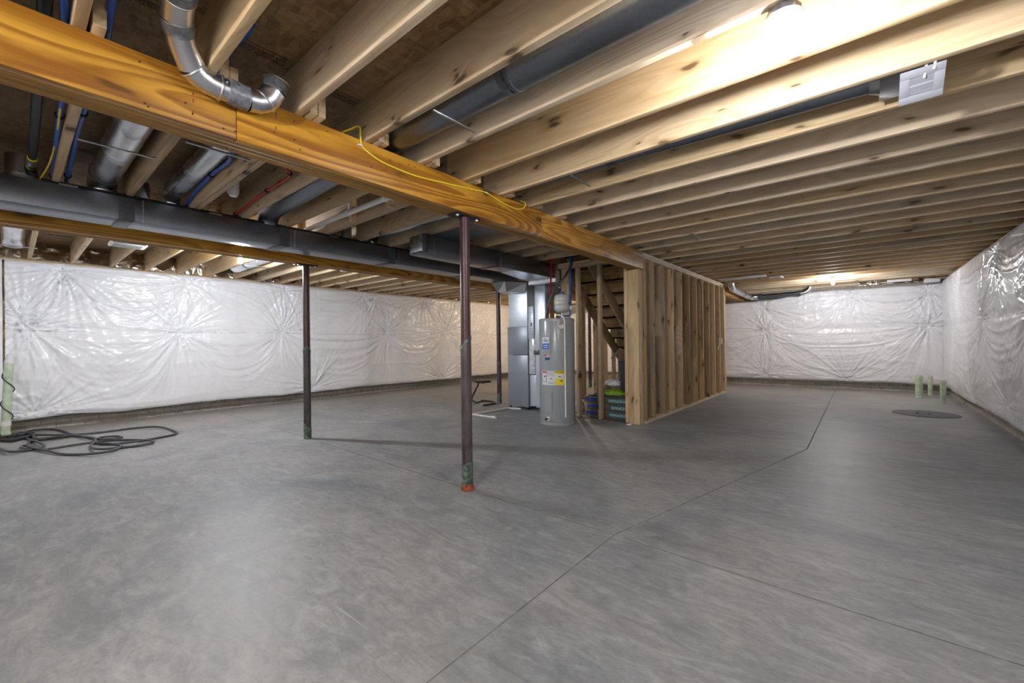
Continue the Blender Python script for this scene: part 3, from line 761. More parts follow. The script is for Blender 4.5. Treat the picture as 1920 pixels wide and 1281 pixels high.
MB().box(-3.76, -3.756, 3.13, 3.136, 2.21, 2.415).build('standing_seam', 'steel', d2)
MB().hexa([(-4.03, 4.6, 2.20), (-3.76, 4.6, 2.20), (-3.76, 5.62, 2.20), (-4.31, 5.62, 2.20), (-4.03, 4.6, 2.41), (-3.99, 4.6, 2.41), (-3.99, 5.62, 2.41), (-4.31, 5.62, 2.41)]).build('offset', 'steel', d2)
MB().box(-4.31, -3.76, 5.621, 6.30, 2.145, 2.42).build('elbow_box', 'shiny', d2, bevel=.003)
tag(MB().box(-3.755, -3.06, 3.13, 3.58, 2.420, 2.4305).build('panning_sheet', 'dull', None, (-3.4, 3.35, 2.42)), 'flat sheet metal panel closing the joist bay beside the return duct end', 'metal sheet')
tag(MB().box(-2.25, -1.42, 9.32, 9.58, 2.420, 2.4305).build('panning_sheet', 'furn2', None, (-1.9, 9.4, 2.42), bevel=.001), 'long pale sheet metal panel under the joists beyond the stud wall', 'metal sheet')
# ------------------------------------------------------------------ furnace cabinet
fu = thing('furnace', (-4.69, 6.05, 0), 'tall slate grey furnace cabinet with bright metal plenum left of the water heater', 'furnace')
fy0, fy1 = 5.78, 6.36
MB().box(-4.92, -4.462, fy0, fy1, .045, .955).build('lower_cabinet', 'furn', fu, bevel=.006)
MB().box(-4.92, -4.462, fy0, fy1, .962, 1.455).build('upper_cabinet', 'furn', fu, bevel=.006)
for x, y in ((-4.89, fy0+.03), (-4.50, fy0+.03), (-4.89, fy1-.05), (-4.50, fy1-.05)):
    MB().lathe([(.03, 0), (.026, .045)], (x, y, 0), 12).build('foot', 'blk', fu)
MB().box(-4.90, -4.475, fy0+.015, fy1-.02, 1.457, 2.218).build('supply_plenum', 'bright', fu, bevel=.003)
for z in (1.68, 1.90): MB().box(-4.90, -4.475, fy0+.011, fy0+.015, z, z+.006).build('cross_seam', 'steel', fu)
MB().hexa([(-4.95, 5.56, 2.07), (-4.70, 5.50, 2.05), (-4.50, 5.78, 2.05), (-4.93, 5.78, 2.05), (-4.95, 5.40, 2.218), (-4.64, 5.40, 2.218), (-4.47, 5.78, 2.218), (-4.95, 5.78, 2.218)]).build('transition', 'steel', fu)
# filter rack and panels between the cabinet and the return drop
MB().box(-4.455, -4.305, fy0+.04, fy1-.1, .07, .61).build('filter_rack', 'furn2', fu, bevel=.004)
MB().box(-4.45, -4.31, fy0+.01, fy0+.06, .62, 1.28).build('wrapped_line_set', 'foilw', fu, bevel=.02)
ip = MB().box(-4.445, -4.325, fy0-.005, fy0+.03, 1.24, 1.80).build('instruction_panel', 'furn2', fu, bevel=.004)
for i in range(9):
    MB().box(-4.42, -4.35-.02*(i % 2), fy0-.0065, fy0-.005, 1.32+.045*i, 1.325+.045*i).build('print_line', 'ink', ip)
MB().box(-4.385, -4.36, fy0-.0065, fy0-.005, 1.46, 1.52).build('print_mark', 'ink', ip)
rd = thing('return_drop', (-4.19, 6.0, 0), 'bright metal return air drop standing behind the water heater', 'duct')
MB().box(-4.30, -4.08, fy0, fy1-.05, 1.02, 2.138).build('shaft', 'bright', rd, bevel=.003)
MB().box(-4.30, -4.06, fy0+.01, fy1-.05, .06, 1.0).build('boot', 'furn2', rd, bevel=.005)
MB().box(-4.32, -4.22, fy0-.02, fy0+.03, .97, 1.04).build('damper_bracket', 'mastic', rd, bevel=.003)
# ------------------------------------------------------------------ water heater
wc = (-3.43, 5.14); wr = .258
wh = thing('water_heater', (wc[0], wc[1], 0), 'tall grey cylindrical water heater beside the stair studs', 'water heater')
def L(name, prof, mat, par, seg=48): return MB().lathe(prof, (wc[0], wc[1], 0), seg).build(name, mat, par)
L('tank_body', [(wr-.01, .012), (wr, .03), (wr, 1.485), (wr-.004, 1.50), (wr-.02, 1.512)], 'heater', wh, 64)
L('base_ring', [(wr+.004, 0), (wr+.006, .022), (wr+.002, .034), (wr-.01, .036)], 'heater', wh, 64)
L('top_lid', [(wr+.003, 1.478), (wr+.003, 1.502), (wr-.012, 1.516), (.02, 1.522)], 'heater', wh, 64)
a0 = math.atan2(-wc[1], -wc[0])
def ang(px): return a0+math.asin(max(-.98, min(.98, (px-1043.5)/33.5)))
zz = lambda v: (799-v)*.00755
def PT(name, u0, u1, v0, v1, mat, par, r=wr, th=.003):
    return MB().patch(wc, r, ang(u0), ang(u1), zz(v1), zz(v0), th, 10).build(name, mat, par)
up_ = PT('upper_cover', 1017, 1032, 632, 665, 'heater', wh, wr, .012)
PT('brand_label', 1018.5, 1030, 634, 645.5, 'wlab', up_, wr+.012, .002)
PT('brand_label_base', 1018.5, 1030, 645.5, 656.5, 'blab', up_, wr+.012, .002)
for i, (u0, u1, v) in enumerate(((1022, 1025, 636.5), (1019.5, 1029, 639), (1020.5, 1028, 641.5), (1020, 1029, 649), (1021, 1028, 652.5))):
    PT('label_line', u0, u1, v, v+1.2, 'navy' if i < 3 else 'wlab', up_, wr+.0141, .0012)
PT('flag_sticker', 1021.5, 1030, 666.5, 671.5, 'pink', wh); PT('flag_canton', 1021.5, 1024.5, 666.5, 669, 'navy', wh, wr+.003, .001)
PT('sticker_caption', 1021.5, 1030, 672, 677, 'navy', wh)
wl = PT('white_label', 1016, 1040, 697, 723.5, 'wlab', wh)
PT('warning_frame', 1017, 1024.5, 698, 718, 'ink', wl, wr+.003, .001); PT('warning_header', 1017.3, 1024, 698.4, 700.5, 'rlab', wl, wr+.004, .001)
PT('warning_body', 1017.6, 1023.8, 701, 717.3, 'wlab', wl, wr+.004, .001)
PT('warning_mark', 1020, 1022, 706, 709, 'ink', wl, wr+.005, .001)
for i in range(7): PT('label_line', 1026, 1038, 698.5+1.3*i, 698.9+1.3*i, 'mast2', wl, wr+.003, .0008)
PT('label_mark', 1031, 1034, 710.5, 712, 'ink', wl, wr+.003, .0012); PT('label_line', 1026, 1038, 719, 720, 'mast2', wl, wr+.003, .0012)
yl = PT('energy_label', 1040, 1056, 696.5, 723.5, 'ywl', wh)
PT('energy_panel', 1040.5, 1055.5, 703, 711.5, 'wlab', yl, wr+.003, .001); PT('energy_value', 1045.5, 1050.5, 707, 708.5, 'ink', yl, wr+.004, .001)
PT('energy_mark', 1049, 1052.5, 714.5, 716.5, 'ink', yl, wr+.003, .001)
am = (ang(1040)+ang(1056))/2; rr_ = wr+.0095
text('energy_title', 'ENERGYGUIDE', .0235, (wc[0]+rr_*math.cos(am), wc[1]+rr_*math.sin(am), zz(699)), (R(90), 0, am+R(90)), 'ink', yl)
PT('lower_cover', 1022, 1033.5, 738, 772.5, 'heater', wh, wr, .012)
def onb(u, z, r=wr): a = ang(u); return Vector((wc[0]+r*math.cos(a), wc[1]+r*math.sin(a), z))
b = MB(); b.tube([onb(1026.5, .095), onb(1026.5, .095, wr+.05)], .013, 12); b.tube([onb(1026.5, .097, wr+.045), onb(1026.5, .065, wr+.06)], .012, 12)
dv = b.build('drain_valve', 'brass', wh); MB().tube([onb(1026.5, .095, wr+.052), onb(1026.5, .098, wr+.072)], .018, 8).build('handle', 'blk', dv)
MB().tube([onb(1026.5, .095, wr-.002), onb(1026.5, .095, wr+.004)], .030, 20).build('valve_collar', 'white', wh)
# relief valve and discharge pipe
tp = onb(1040, 1.53, .13)
e1 = onb(1057, 1.56, wr+.025)
b = MB(); b.tube(arc(tp+Vector((0, 0, .03)), Vector((e1.x, e1.y, 1.575)), Vector((e1.x, e1.y, 1.45)), 10)+[Vector((e1.x, e1.y, .12))], .0125, 14)
b.build('discharge_pipe', 'pvc', wh)
b = MB(); b.tube([Vector((tp.x, tp.y, 1.50)), Vector((tp.x, tp.y, 1.585))], .018, 12); b.tube([Vector((tp.x, tp.y, 1.585)), Vector((tp.x-.07, tp.y-.01, 1.60))], .006, 8)
b.build('relief_valve', 'brass', wh)
tg = onb(1053, 1.385, wr+.045)
d_ = Vector((math.cos(am+R(90)), math.sin(am+R(90)), 0)); n_ = Vector((math.cos(am), math.sin(am), 0))*.001
MB().hexa([tg-d_*.05+n_+Vector((0, 0, -.03)), tg+d_*.04+n_+Vector((0, 0, -.015)), tg+d_*.04-n_+Vector((0, 0, -.015)), tg-d_*.05-n_+Vector((0, 0, -.03)),
           tg-d_*.06+n_+Vector((0, 0, .025)), tg+d_*.03+n_+Vector((0, 0, .04)), tg+d_*.03-n_+Vector((0, 0, .04)), tg-d_*.06-n_+Vector((0, 0, .025))]).build('hang_tag', 'wlab', wh)
# expansion tank
et = bp(1054, 569, 'y', 5.20)
ex = thing('expansion_tank', (et.x, et.y, 1.60), 'small pale grey expansion tank with blue cap above the water heater', 'tank')
b = MB().lathe([(.02, 1.600), (.08, 1.612), (.108, 1.64), (.117, 1.67), (.117, 1.71), (.114, 1.717), (.117, 1.724), (.117, 1.775), (.114, 1.782), (.117, 1.79), (.115, 1.83), (.10, 1.862), (.06, 1.882), (.02, 1.888)], (et.x, et.y, 0), 40)
b.build('vessel', 'tank', ex)
MB().lathe([(.030, 1.878), (.030, 1.905), (.024, 1.912)], (et.x, et.y, 0), 20).build('cap', 'blue', ex)
MB().lathe([(.018, 1.55), (.018, 1.605)], (et.x, et.y, 0), 12).build('stem', 'wlab', ex)
MB().patch((et.x, et.y), .117, a0-R(95), a0-R(58), 1.735, 1.80, .002).build('yellow_sticker', 'ywl', ex)
MB().patch((et.x, et.y), .117, a0+R(45), a0+R(80), 1.735, 1.752, .002).build('blue_sticker', 'navy', ex)
def ptube(name, pix, y, r, mat, label, cat, n=6, ext=None, seg=12, group=None):
    pts = [bp(u, v, 'y', yy) for (u, v), yy in zip(pix, y if isinstance(y, list) else [y]*len(pix))]
    if ext: pts = [Vector(e) for e in ext[0]]+pts+[Vector(e) for e in ext[1]]
    o = MB().tube(spline(pts, n), r, seg).build(name, mat, None, tuple(pts[-1]))
    return tag(o, label, cat, group), pts
o, q = ptube('water_tube', [(1033.5, 486), (1033, 520), (1031.5, 560), (1030.5, 591)], [5.25, 5.22, 5.16, 5.14], .012, 'red', 'red water tube dropping straight onto the water heater top', 'tube')
MB().tube([q[-1]+Vector((0, 0, .02)), q[-1]-Vector((0, 0, .06))], .015, 12).build('brass_fitting', 'brass', o)
o, q = ptube('power_conduit', [(1075, 472), (1074, 487), (1066, 508), (1052, 528), (1038, 548), (1028, 572), (1024.5, 592), (1024, 600)], [5.4, 5.35, 5.25, 5.16, 5.12, 5.10, 5.10, 5.10], .017, 'hose', 'thick dark grey conduit curving onto the left of the water heater top', 'conduit', 8)
o, q = ptube('water_tube', [(1069.5, 470), (1070, 500), (1070, 540), (1070, 574)], [5.36, 5.3, 5.25, 5.2], .013, 'blue', 'blue water tube dropping beside the expansion tank', 'tube')
MB().tube([q[-1], q[-1]-Vector((0, 0, .05))], .016, 12).build('clear_sleeve', 'wlab', o)
b = MB(); z0 = q[-1].z-.05
b.tube([Vector((q[-1].x, q[-1].y, z0)), Vector((q[-1].x, q[-1].y, z0-.05))]+arc((q[-1].x, q[-1].y, z0-.06), (q[-1].x, q[-1].y, 1.555), (q[-1].x-.04, q[-1].y, 1.555), 6)+[(et.x+.01, et.y, 1.555)], .012, 12)
b.build('blue_elbow', 'blue', o)
b = MB(); b.tube([(et.x, et.y, 1.575), (et.x, et.y, 1.50)], .020, 12); tag(b.build('tee_fitting', 'wire', None, (et.x, et.y, 1.5)), 'small metal tee under the expansion tank on the heater lid', 'fitting')
# white bag behind the heater
def lump(name, c, s, mat, seed, lab, cat, amp=.25, fr=5, group=None):
    bm = bmesh.new(); bmesh.ops.create_icosphere(bm, subdivisions=4, radius=1)
    vn = VN(seed)
    for v in bm.verts:
        n = float(vn(np.array(v.co.x*fr+20), np.array(v.co.y*fr+v.co.z*fr*1.3+20)))
        k = 1+amp*(1-abs(2*n-1))-amp*.5
        v.co = Vector((v.co.x*s[0]*k, v.co.y*s[1]*k, max(v.co.z*k, -.55)*s[2]))
    me = bpy.data.meshes.new(name); bm.to_mesh(me); bm.free(); me.materials.append(MT[mat]); me.polygons.foreach_set('use_smooth', [True]*len(me.polygons))
    o = bpy.data.objects.new(name, me); C.objects.link(o); o.location = (c[0], c[1], c[2]+.55*s[2]); return tag(o, lab, cat, group)
wbp = bp(1086, 771, 'z', 0)
lump('plastic_bag', (wbp.x, wbp.y, 0), (.085, .07, .11), 'foilw', 3, 'crumpled white plastic bag between the water heater and the front studs', 'bag', .5)
# ------------------------------------------------------------------ things stored under the stairs
for i in range(3):
    z = .004+.106*i; dx = (0, .02, -.015)[i]; dy = (0, .02, .01)[i]
    t = thing('shingle_bundle', (-2.95, 6.05, z), 'teal wrapped bundle with white lettering, %s of the stack under the stairs' % ('lowest', 'middle', 'topmost')[i], 'bundle', 'stacked bundles under the stairs')
    MB().box(-3.42+dx, -2.56+dx-.02, 5.90+dy, 6.26+dy, z, z+.10).build('wrapped_stack', 'kraft', t, bevel=.006)
    MB().box(-3.02+dx, -2.585+dx, 5.896+dy, 5.90+dy, z+.012, z+.088).build('teal_panel', 'teal', t)
    MB().box(-3.39+dx, -3.19+dx, 5.896+dy, 5.90+dy, z+.02, z+.075).build('blue_panel', 'navy', t)
    text('lettering', 'LANDMARK', .062, (-2.83+dx, 5.8952+dy, z+.05), (R(90), R(180), 0), 'wlab', t)
for o in [o for o in bpy.data.objects if o.name.startswith('lettering')]: pass
bd = MB().box(-3.36, -2.60, 5.90, 6.28, .327, .345).build('flat_board', 'sump', None, (-3, 6.05, .33), bevel=.004); tag(bd, 'thin dark grey board lying on the stacked bundles', 'board')
lump('green_cloth', (-2.94, 6.0, .348), (.17, .12, .055), 'lime', 8, 'lime green cloth on top of the stacked bundles', 'cloth', .4)
lump('cardboard_scrap', (-3.02, 6.22, .348), (.20, .12, .12), 'kraft', 9, 'crumpled brown wrapper behind the green cloth', 'paper', .3)
lump('rag', (-3.05, 6.20, .475), (.13, .10, .055), 'wlab', 12, 'pale rag heaped on the brown wrapper under the stairs', 'rag', .5)
bx = thing('cardboard_box', (-2.72, 6.36, .35), 'brown cardboard box with an open dark flap behind the corner post', 'box')
MB().box(-3.03, -2.66, 6.30, 6.55, .348, 1.05).build('carton', 'card', bx, bevel=.004)
MB().hexa([(-3.155, 6.285, .89), (-3.03, 6.285, .96), (-3.03, 6.299, .96), (-3.155, 6.299, .89), (-3.145, 6.285, .90), (-3.03, 6.285, 1.04), (-3.03, 6.299, 1.04), (-3.145, 6.299, .90)]).build('flap', 'sump', bx)
bg = MB().hexa([(-2.87, 6.08, .349), (-2.64, 6.08, .349), (-2.64, 6.24, .349), (-2.87, 6.24, .349), (-2.93, 6.08, .87), (-2.62, 6.07, .88), (-2.62, 6.16, .88), (-2.93, 6.16, .87)]).build('dark_bag', 'bagd', None, (-2.7, 6.1, .35), bevel=.02)
tag(bg, 'upright slate blue bag standing on the stack behind the corner post', 'bag')
tag(MB().tube([bp(1087, 748, 'y', 5.9), bp(1102, 743, 'y', 5.9), bp(1124, 736, 'y', 5.95)], .010, 10).build('dark_rod', 'sump', None, tuple(bp(1087, 748, 'y', 5.9))), 'thin dark rod leaning from the white bag onto the stack', 'rod')
tag(MB().box(-2.56, -2.49, 5.565, 5.60, 0, .014).build('paper_scrap', 'wlab', None, (-2.52, 5.58, 0)), 'tiny pale scrap on the floor at the foot of the corner post', 'paper')
# ------------------------------------------------------------------ stool
sc = bp(906, 713.5, 'z', .44)
so = thing('stool', (sc.x, sc.y, 0), 'black cantilever stool with round seat left of the furnace', 'stool')
MB().lathe([(.10, .405), (.15, .41), (.158, .425), (.156, .445), (.14, .453), (.02, .455)], (sc.x, sc.y, 0), 36).build('seat', 'seat', so)
MB().lathe([(.159, .405), (.163, .42), (.163, .438), (.158, .442)], (sc.x, sc.y, 0), 36).build('seat_rim', 'black', so)
A_ = bp(898, 718, 'y', sc.y); B_ = bp(885, 745, 'y', sc.y-.04)
pts = [Vector((sc.x+.02, sc.y, .395)), Vector((A_.x+.02, A_.y, .395))]+arc(Vector((A_.x, A_.y, .395)), Vector((A_.x-.02, A_.y, .395)), A_+Vector((-.03, 0, -.05)), 4)
pts += [B_]
fl_ = [Vector((*bp(u, v, 'z', .02).xy, .018)) for u, v in ((886, 754), (893, 755), (904, 751), (928, 753.5), (931, 755.5), (906, 760))]
pts += arc(B_+Vector((0, 0, -.01)), Vector((fl_[0].x-.02, fl_[0].y, .03)), fl_[1], 6)[1:]+fl_[2:3]+arc(fl_[2]+(fl_[3]-fl_[2])*.85, fl_[4], fl_[4]+(fl_[5]-fl_[4])*.15, 5)+[fl_[5]]
MB().tube(pts, .0165, 14).build('frame', 'black', so)
# ------------------------------------------------------------------ floor pipe, hoses, standpipes, sump lid
a = bp(953, 765, 'z', .02); b_ = bp(884, 776.5, 'z', .02); c_ = bp(925, 782.5, 'z', .02)
b = MB().tube([(a.x+.25, a.y+.05, .017), (a.x, a.y, .017), (b_.x+.02, b_.y, .017)], .016, 12)
b.tube([(b_.x, b_.y, .017), (c_.x, c_.y, .017)], .016, 12)
o = tag(b.build('drain_pipe', 'pvc', None, (b_.x, b_.y, 0)), 'white plastic pipe lying in an L on the floor in front of the furnace', 'pipe')
MB().tube([(c_.x-.03, c_.y, .02), (c_.x+.03, c_.y, .02), (c_.x+.05, c_.y-.01, .012)], .021, 12).build('elbow', 'white', o)
def zp(zx, zy, h=.018): return bp(zx/4.8, 640+zy/4.8, 'z', h)
h1 = [(0, 965), (80, 993), (200, 988), (300, 972), (395, 945), (345, 908), (262, 885), (222, 848), (270, 808), (400, 792), (520, 798), (640, 835), (770, 862), (850, 870), (860, 905), (820, 935), (860, 968), (1010, 965), (1250, 940), (1378, 910), (1340, 893), (1100, 888), (860, 905), (430, 972)]
h2 = [(430, 978), (330, 955), (255, 925), (285, 900), (400, 880), (600, 856), (760, 858), (870, 880), (1000, 880), (1095, 868), (1060, 856), (940, 860), (860, 885), (880, 918), (1000, 925), (1190, 908), (1420, 870), (1590, 830), (1520, 790), (1400, 770), (1180, 785), (900, 820), (640, 842), (320, 842)]
h3 = [(250, 968), (190, 955), (230, 938), (300, 960), (430, 985), (560, 1015), (720, 1018), (900, 1005), (1040, 975), (1090, 940), (1020, 925), (880, 915)]
zof = lambda i, n, s: .016+.018*max(0, math.sin(i*1.7+s))
for hh, s, lab in ((h1, 0, 'dark grey hose looping from the left picture edge across the coil'), (h2, 1, 'dark grey hose forming the largest outer loop of the coil on the floor'), (h3, 2, 'dark grey hose making the front bend of the coil on the floor')):
    pts = [zp(x, y, zof(i, 0, s)) for i, (x, y) in enumerate(hh)]
    o = MB().tube(spline(pts, 8), .0135, 12).build('garden_hose', 'hose', None, tuple(pts[0])); tag(o, lab, 'hose', 'hose coil by the left wall')
pts = [zp(x, y, .03) for x, y in ((100, 860), (160, 835), (240, 832), (300, 850), (330, 885), (480, 872), (640, 850))]
tag(MB().tube(spline(pts, 6), .020, 12).build('discharge_hose', 'black', None, tuple(pts[0])), 'thick black hose leaving the sump fitting at the green pipe foot', 'hose')
sp = zp(60, 880, 0)
t = thing('sump_cover', (sp.x, sp.y, 0), 'low black sump fitting on the floor at the foot of the green pipe', 'cover')
q0, q1, q2, q3 = zp(-60, 905, 0), zp(110, 915, 0), zp(330, 860, 0), zp(60, 850, 0)
MB().hexa([q0, q1, q2, q3]+[v+Vector((0, 0, .035)) for v in (q0, q1, q2, q3)]).build('lid', 'blk', t, bevel=.008)
for zx, zy, r in ((30, 892, .05), (100, 885, .045), (180, 872, .05), (270, 858, .04)):
    c = zp(zx, zy, 0); MB().lathe([(r, .03), (r, .055), (r*.7, .06)], (c.x, c.y, 0), 16).build('fitting', 'black', t)
gp = zp(52, 852, 0); gp = Vector((-8.86, gp.y+.02, 0))
t = thing('radon_pipe', (gp.x, gp.y, 0), 'pale green vertical pipe with black cord at the left picture edge', 'pipe')
g0 = bp(10, 806, 'x', -8.75); g1 = bp(17, 683, 'x', -8.75)
P0 = Vector((-8.75, g0.y, .05)); P1 = Vector((-8.75, g1.y, 1.0))
MB().tube([P0, P1], .045, 24).build('riser', 'green', t)
MB().tube([P0+Vector((0, 0, -.05)), P0+Vector((0, 0, .02))], .052, 24).build('base_coupling', 'green', t)
MB().tube([P0+Vector((0, 0, .10)), P0+Vector((0, 0, .16))], .053, 24).build('coupling', 'pvc', t)
MB().tube([P1+Vector((0, 0, -.01)), P1+Vector((.01, .01, .10))], [.047, .03], 20).build('tape_collar', 'wlab', t)
cd = []
for i in range(60):
    k = i/59; a = k*2*math.pi*2.6+2.4; c = P1.lerp(P0, k*1.0); cd.append(c+Vector((math.cos(a), math.sin(a), 0))*.056+Vector((0, 0, -.05)))
tag(MB().tube(cd, .006, 8).build('electric_cable', 'black', None, tuple(cd[-1])), 'black cord wound around the green pipe', 'cord')
def stub(px, vb, vt, plane, r, lab):
    p = bp(px, vb, 'z', 0); 
    d = (p-CAM).length
    h = .0105*(vb-vt)*(d/8.2)*.98
    t = thing('standpipe', (p.x, p.y, 0), lab, 'pipe', 'green pipe stubs in the far right corner')
    MB().lathe([(r, 0), (r, h), (r*.86, h), (r*.86, h*.5)], (p.x, p.y, 0), 24).build('pipe_body', 'green', t)
    MB().lathe([(r+.006, h-.06), (r+.006, h-.02), (r, h-.018)], (p.x, p.y, 0), 24).build('hub', 'green', t)
    return p, h
p, h = stub(1723.5, 746, 716, 0, .056, 'thickest pale green pipe stub in the far right corner')
stub(1744.5, 741, 715, 0, .036, 'thin pale green pipe stub, the middle one in the far right corner')
stub(1768.5, 756, 726, 0, .040, 'pale green pipe stub nearest the right wall film')
sm = bp(1735, 776.5, 'z', 0)
t = thing('sump_basin', (sm.x, sm.y, 0), 'round dark grey sump cover flush in the floor near the right wall', 'cover')
MB().lathe([(.385, 0), (.38, .008), (.36, .010), (.02, .010)], (sm.x, sm.y, 0), 56).build('disc', 'sump', t)
for dx, dy in ((-.08, .05), (.04, -.03), (-.1, -.1)): MB().lathe([(.02, .010), (.018, .016), (.003, .017)], (sm.x+dx, sm.y+dy, 0), 12).build('plug', 'blk', t)
# ------------------------------------------------------------------ round ducts
def round_duct(path, r, label, mat='steel', bands=(), name='round_duct', crimps=(), n=24):
    P = [Vector(p) for p in path]
    t = thing(name, tuple(P[0]), label, 'duct')
    MB().tube(P, r, 28, False).build('pipe', mat, t)
    for i in bands:
        a, b = i; MB().tube([a, b], r+.004, 28).build('sealed_joint', 'mastic', t)
    for a, b in crimps: MB().tube([a, b], r+.003, 28).build('crimped_ring', 'shiny', t)
    return t
V = Vector
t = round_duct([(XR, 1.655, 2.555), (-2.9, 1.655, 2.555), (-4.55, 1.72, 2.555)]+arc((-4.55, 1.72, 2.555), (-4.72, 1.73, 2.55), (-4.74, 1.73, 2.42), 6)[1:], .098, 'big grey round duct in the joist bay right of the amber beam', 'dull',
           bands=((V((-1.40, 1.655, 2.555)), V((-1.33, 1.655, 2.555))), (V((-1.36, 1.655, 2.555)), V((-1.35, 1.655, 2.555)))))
for y0, y1, x, lab in ((1.462, 1.78, -1.745, 'zinc strap rod under the big grey round duct'), (2.715, 3.0, -1.66, 'zinc strap rod under the slim duct leading to the exhaust fan'), (5.09, 5.48, -1.51, 'zinc strap rod under the distant slim duct'),
                      (.27, .63, -3.587, 'zinc strap rod under the widest round duct beside the blue tubes'), (.70, 1.05, -3.153, 'zinc strap rod under the second round duct beside the single blue tube'), (-.15, .24, -7.9, 'zinc strap rod under the duct over the left corner'), (2.33, 2.74, -7.3, 'zinc strap rod under the duct beside the lamp by the left wall')):
    b = MB(); b.hexa([(x-.012, y0, ZJ-.010), (x+.004, y0, ZJ-.010), (x+.004, y1, ZJ-.010), (x-.012, y1, ZJ-.010), (x-.012, y0, ZJ+.001), (x+.004, y0, ZJ+.001), (x+.004, y1, ZJ+.001), (x-.012, y1, ZJ+.001)])
    tag(b.build('strap_rod', 'wire', None, (x, (y0+y1)/2, ZJ-.01), bevel=.002), lab, 'rod', 'strap rods under the ducts')
# slim duct to the exhaust fan
round_duct([(-2.52, 2.87, 2.56), (.06, 2.87, 2.50)], .055, 'slim round duct leading to the white exhaust fan', 'dull', bands=((V((-1.44, 2.87, 2.535)), V((-1.37, 2.87, 2.534))),))
fn = thing('exhaust_fan', (.25, 2.87, 2.5), 'white square exhaust fan grille hanging between the joists on the right', 'fan')
MB().box(.085, .29, 2.745, 3.0, 2.44, 2.60).build('housing', 'wire', fn, bevel=.004)
round_ = MB().tube([(.045, 2.87, 2.5), (.085, 2.87, 2.5)], [.058, .075], 20).build('duct_collar', 'wire', fn)
FAN = (.155, 2.715, 2.425, .155, .170, R(32))   # x0, y0, z0, width, length, tilt
fx, fy_, fz, fwid, flen, ftl = FAN
def fpt(a, b, c): # across, along, out
    return V((fx+a, fy_+b*math.cos(ftl)-c*math.sin(ftl)*1, fz-b*math.sin(ftl)-c*math.cos(ftl)))
def fbox(a0_, a1_, b0, b1, c0, c1): return [fpt(a0_, b0, c1), fpt(a1_, b0, c1), fpt(a1_, b1, c1), fpt(a0_, b1, c1), fpt(a0_, b0, c0), fpt(a1_, b0, c0), fpt(a1_, b1, c0), fpt(a0_, b1, c0)]
b = MB()
for q_ in ((0, fwid, 0, .038), (0, fwid, flen-.038, flen), (0, .036, .038, flen-.038), (fwid-.036, fwid, .038, flen-.038), (.036, fwid-.036, flen*.5-.006, flen*.5+.006)):
    b.hexa(fbox(q_[0], q_[1], q_[2], q_[3], 0, .008))
b.build('grille_frame', 'gril', fn, bevel=.0015)
MB().hexa(fbox(.03, fwid-.03, .03, flen-.03, -.012, -.008)).build('dark_throat', 'blk', fn)
b = MB()
for half in (0, 1):
    for i in range(9):
        s_ = .042+half*(flen*.5-.036)+i*(flen*.5-.05)/9
        b.hexa(fbox(.036, fwid-.036, s_, s_+.0055, 0, .006))
b.build('louvres', 'gril', fn)
b = MB(); b.tube([fpt(.09, .0, -.01), fpt(.085, .05, .012)], .005, 8); b.tube([fpt(.12, -.02, -.01), fpt(.115, .02, .012)], .005, 8)
b.build('spring_clips', 'wlab', fn)
round_duct([(-2.3, 5.26, 2.53), (XR, 5.26, 2.53)], .055, 'distant slim round duct in the seventh bay beyond the fan', 'dull', bands=((V((-1.38, 5.26, 2.53)), V((-1.30, 5.26, 2.53))),))
# foreground elbow run on the beam face
er = .052
A = [V((-1.1, .40, 2.575)), V((-1.75, .415, 2.56)), V((-2.02, .43, 2.535))]
B = arc(A[-1], V((-2.20, .44, 2.52)), V((-2.27, .53, 2.41)), 3)[1:]
Cc = arc(B[-1], V((-2.295, .565, 2.383)), V((-2.295, .64, 2.383)), 3)[1:]
D = [V((-2.295, .76, 2.380))]
E_ = arc(V((-2.295, .765, 2.380)), V((-2.293, .845, 2.380)), V((-2.27, .865, 2.46)), 4)[1:]
t = thing('elbow_duct', (-2.29, .6, 2.33), 'shiny elbowed metal duct bending over the face of the amber beam', 'duct')
MB().tube(A, er, 32, False).build('straight_pipe', 'shiny', t)
MB().tube([A[-1]]+B, er+.003, 32, False).build('adjustable_elbow', 'shiny', t)
MB().tube([B[-1]]+Cc, er+.003, 32, False).build('adjustable_elbow', 'shiny', t)
MB().tube([Cc[-1]]+D, er, 32, False).build('straight_pipe', 'shiny', t)
MB().tube([D[-1]]+E_, er+.002, 32, False).build('adjustable_elbow', 'shiny', t)
MB().tube([E_[-1], E_[-1]+V((.012, .008, .05))], [er+.004, er+.008], 32, False).build('open_collar', 'mast2', t)
top = E_[-1]+V((.012, .008, .05)); ax = V((.012, .008, .05)).normalized()
MB().tube([top-ax*.003, top+ax*.003], er+.010, 32, False).build('collar_rim', 'shiny', t)
ring = []
for a_, b_2 in ((A[-1], B[0]), (B[-1], Cc[0]), (Cc[-1], D[0]), (B[0], B[1]), (E_[1], E_[2])):
    d = (b_2-a_).normalized(); MB().tube([a_-d*.006, a_-d*.002, a_+d*.002, a_+d*.006], [er+.003, er+.008, er+.008, er+.003], 32).build('crimped_ring', 'shiny', t)
for a_, d, l in ((A[-1]-V((.0, 0, 0)), (A[-1]-A[-2]).normalized(), -.05), (B[0], (B[1]-B[0]).normalized(), .055), (Cc[-1]+V((0, .03, 0)), V((0, 1, 0)), .045), (D[0]-V((0, .055, 0)), V((0, 1, 0)), .05)):
    MB().tube([a_, a_+d*l], er+.0055, 32).build('sealed_joint', 'mast2', t)
for y in (.655, .70): MB().tube([(-2.245, y, 2.40), (-2.238, y, 2.402)], .005, 8).build('screw', 'wire', t)
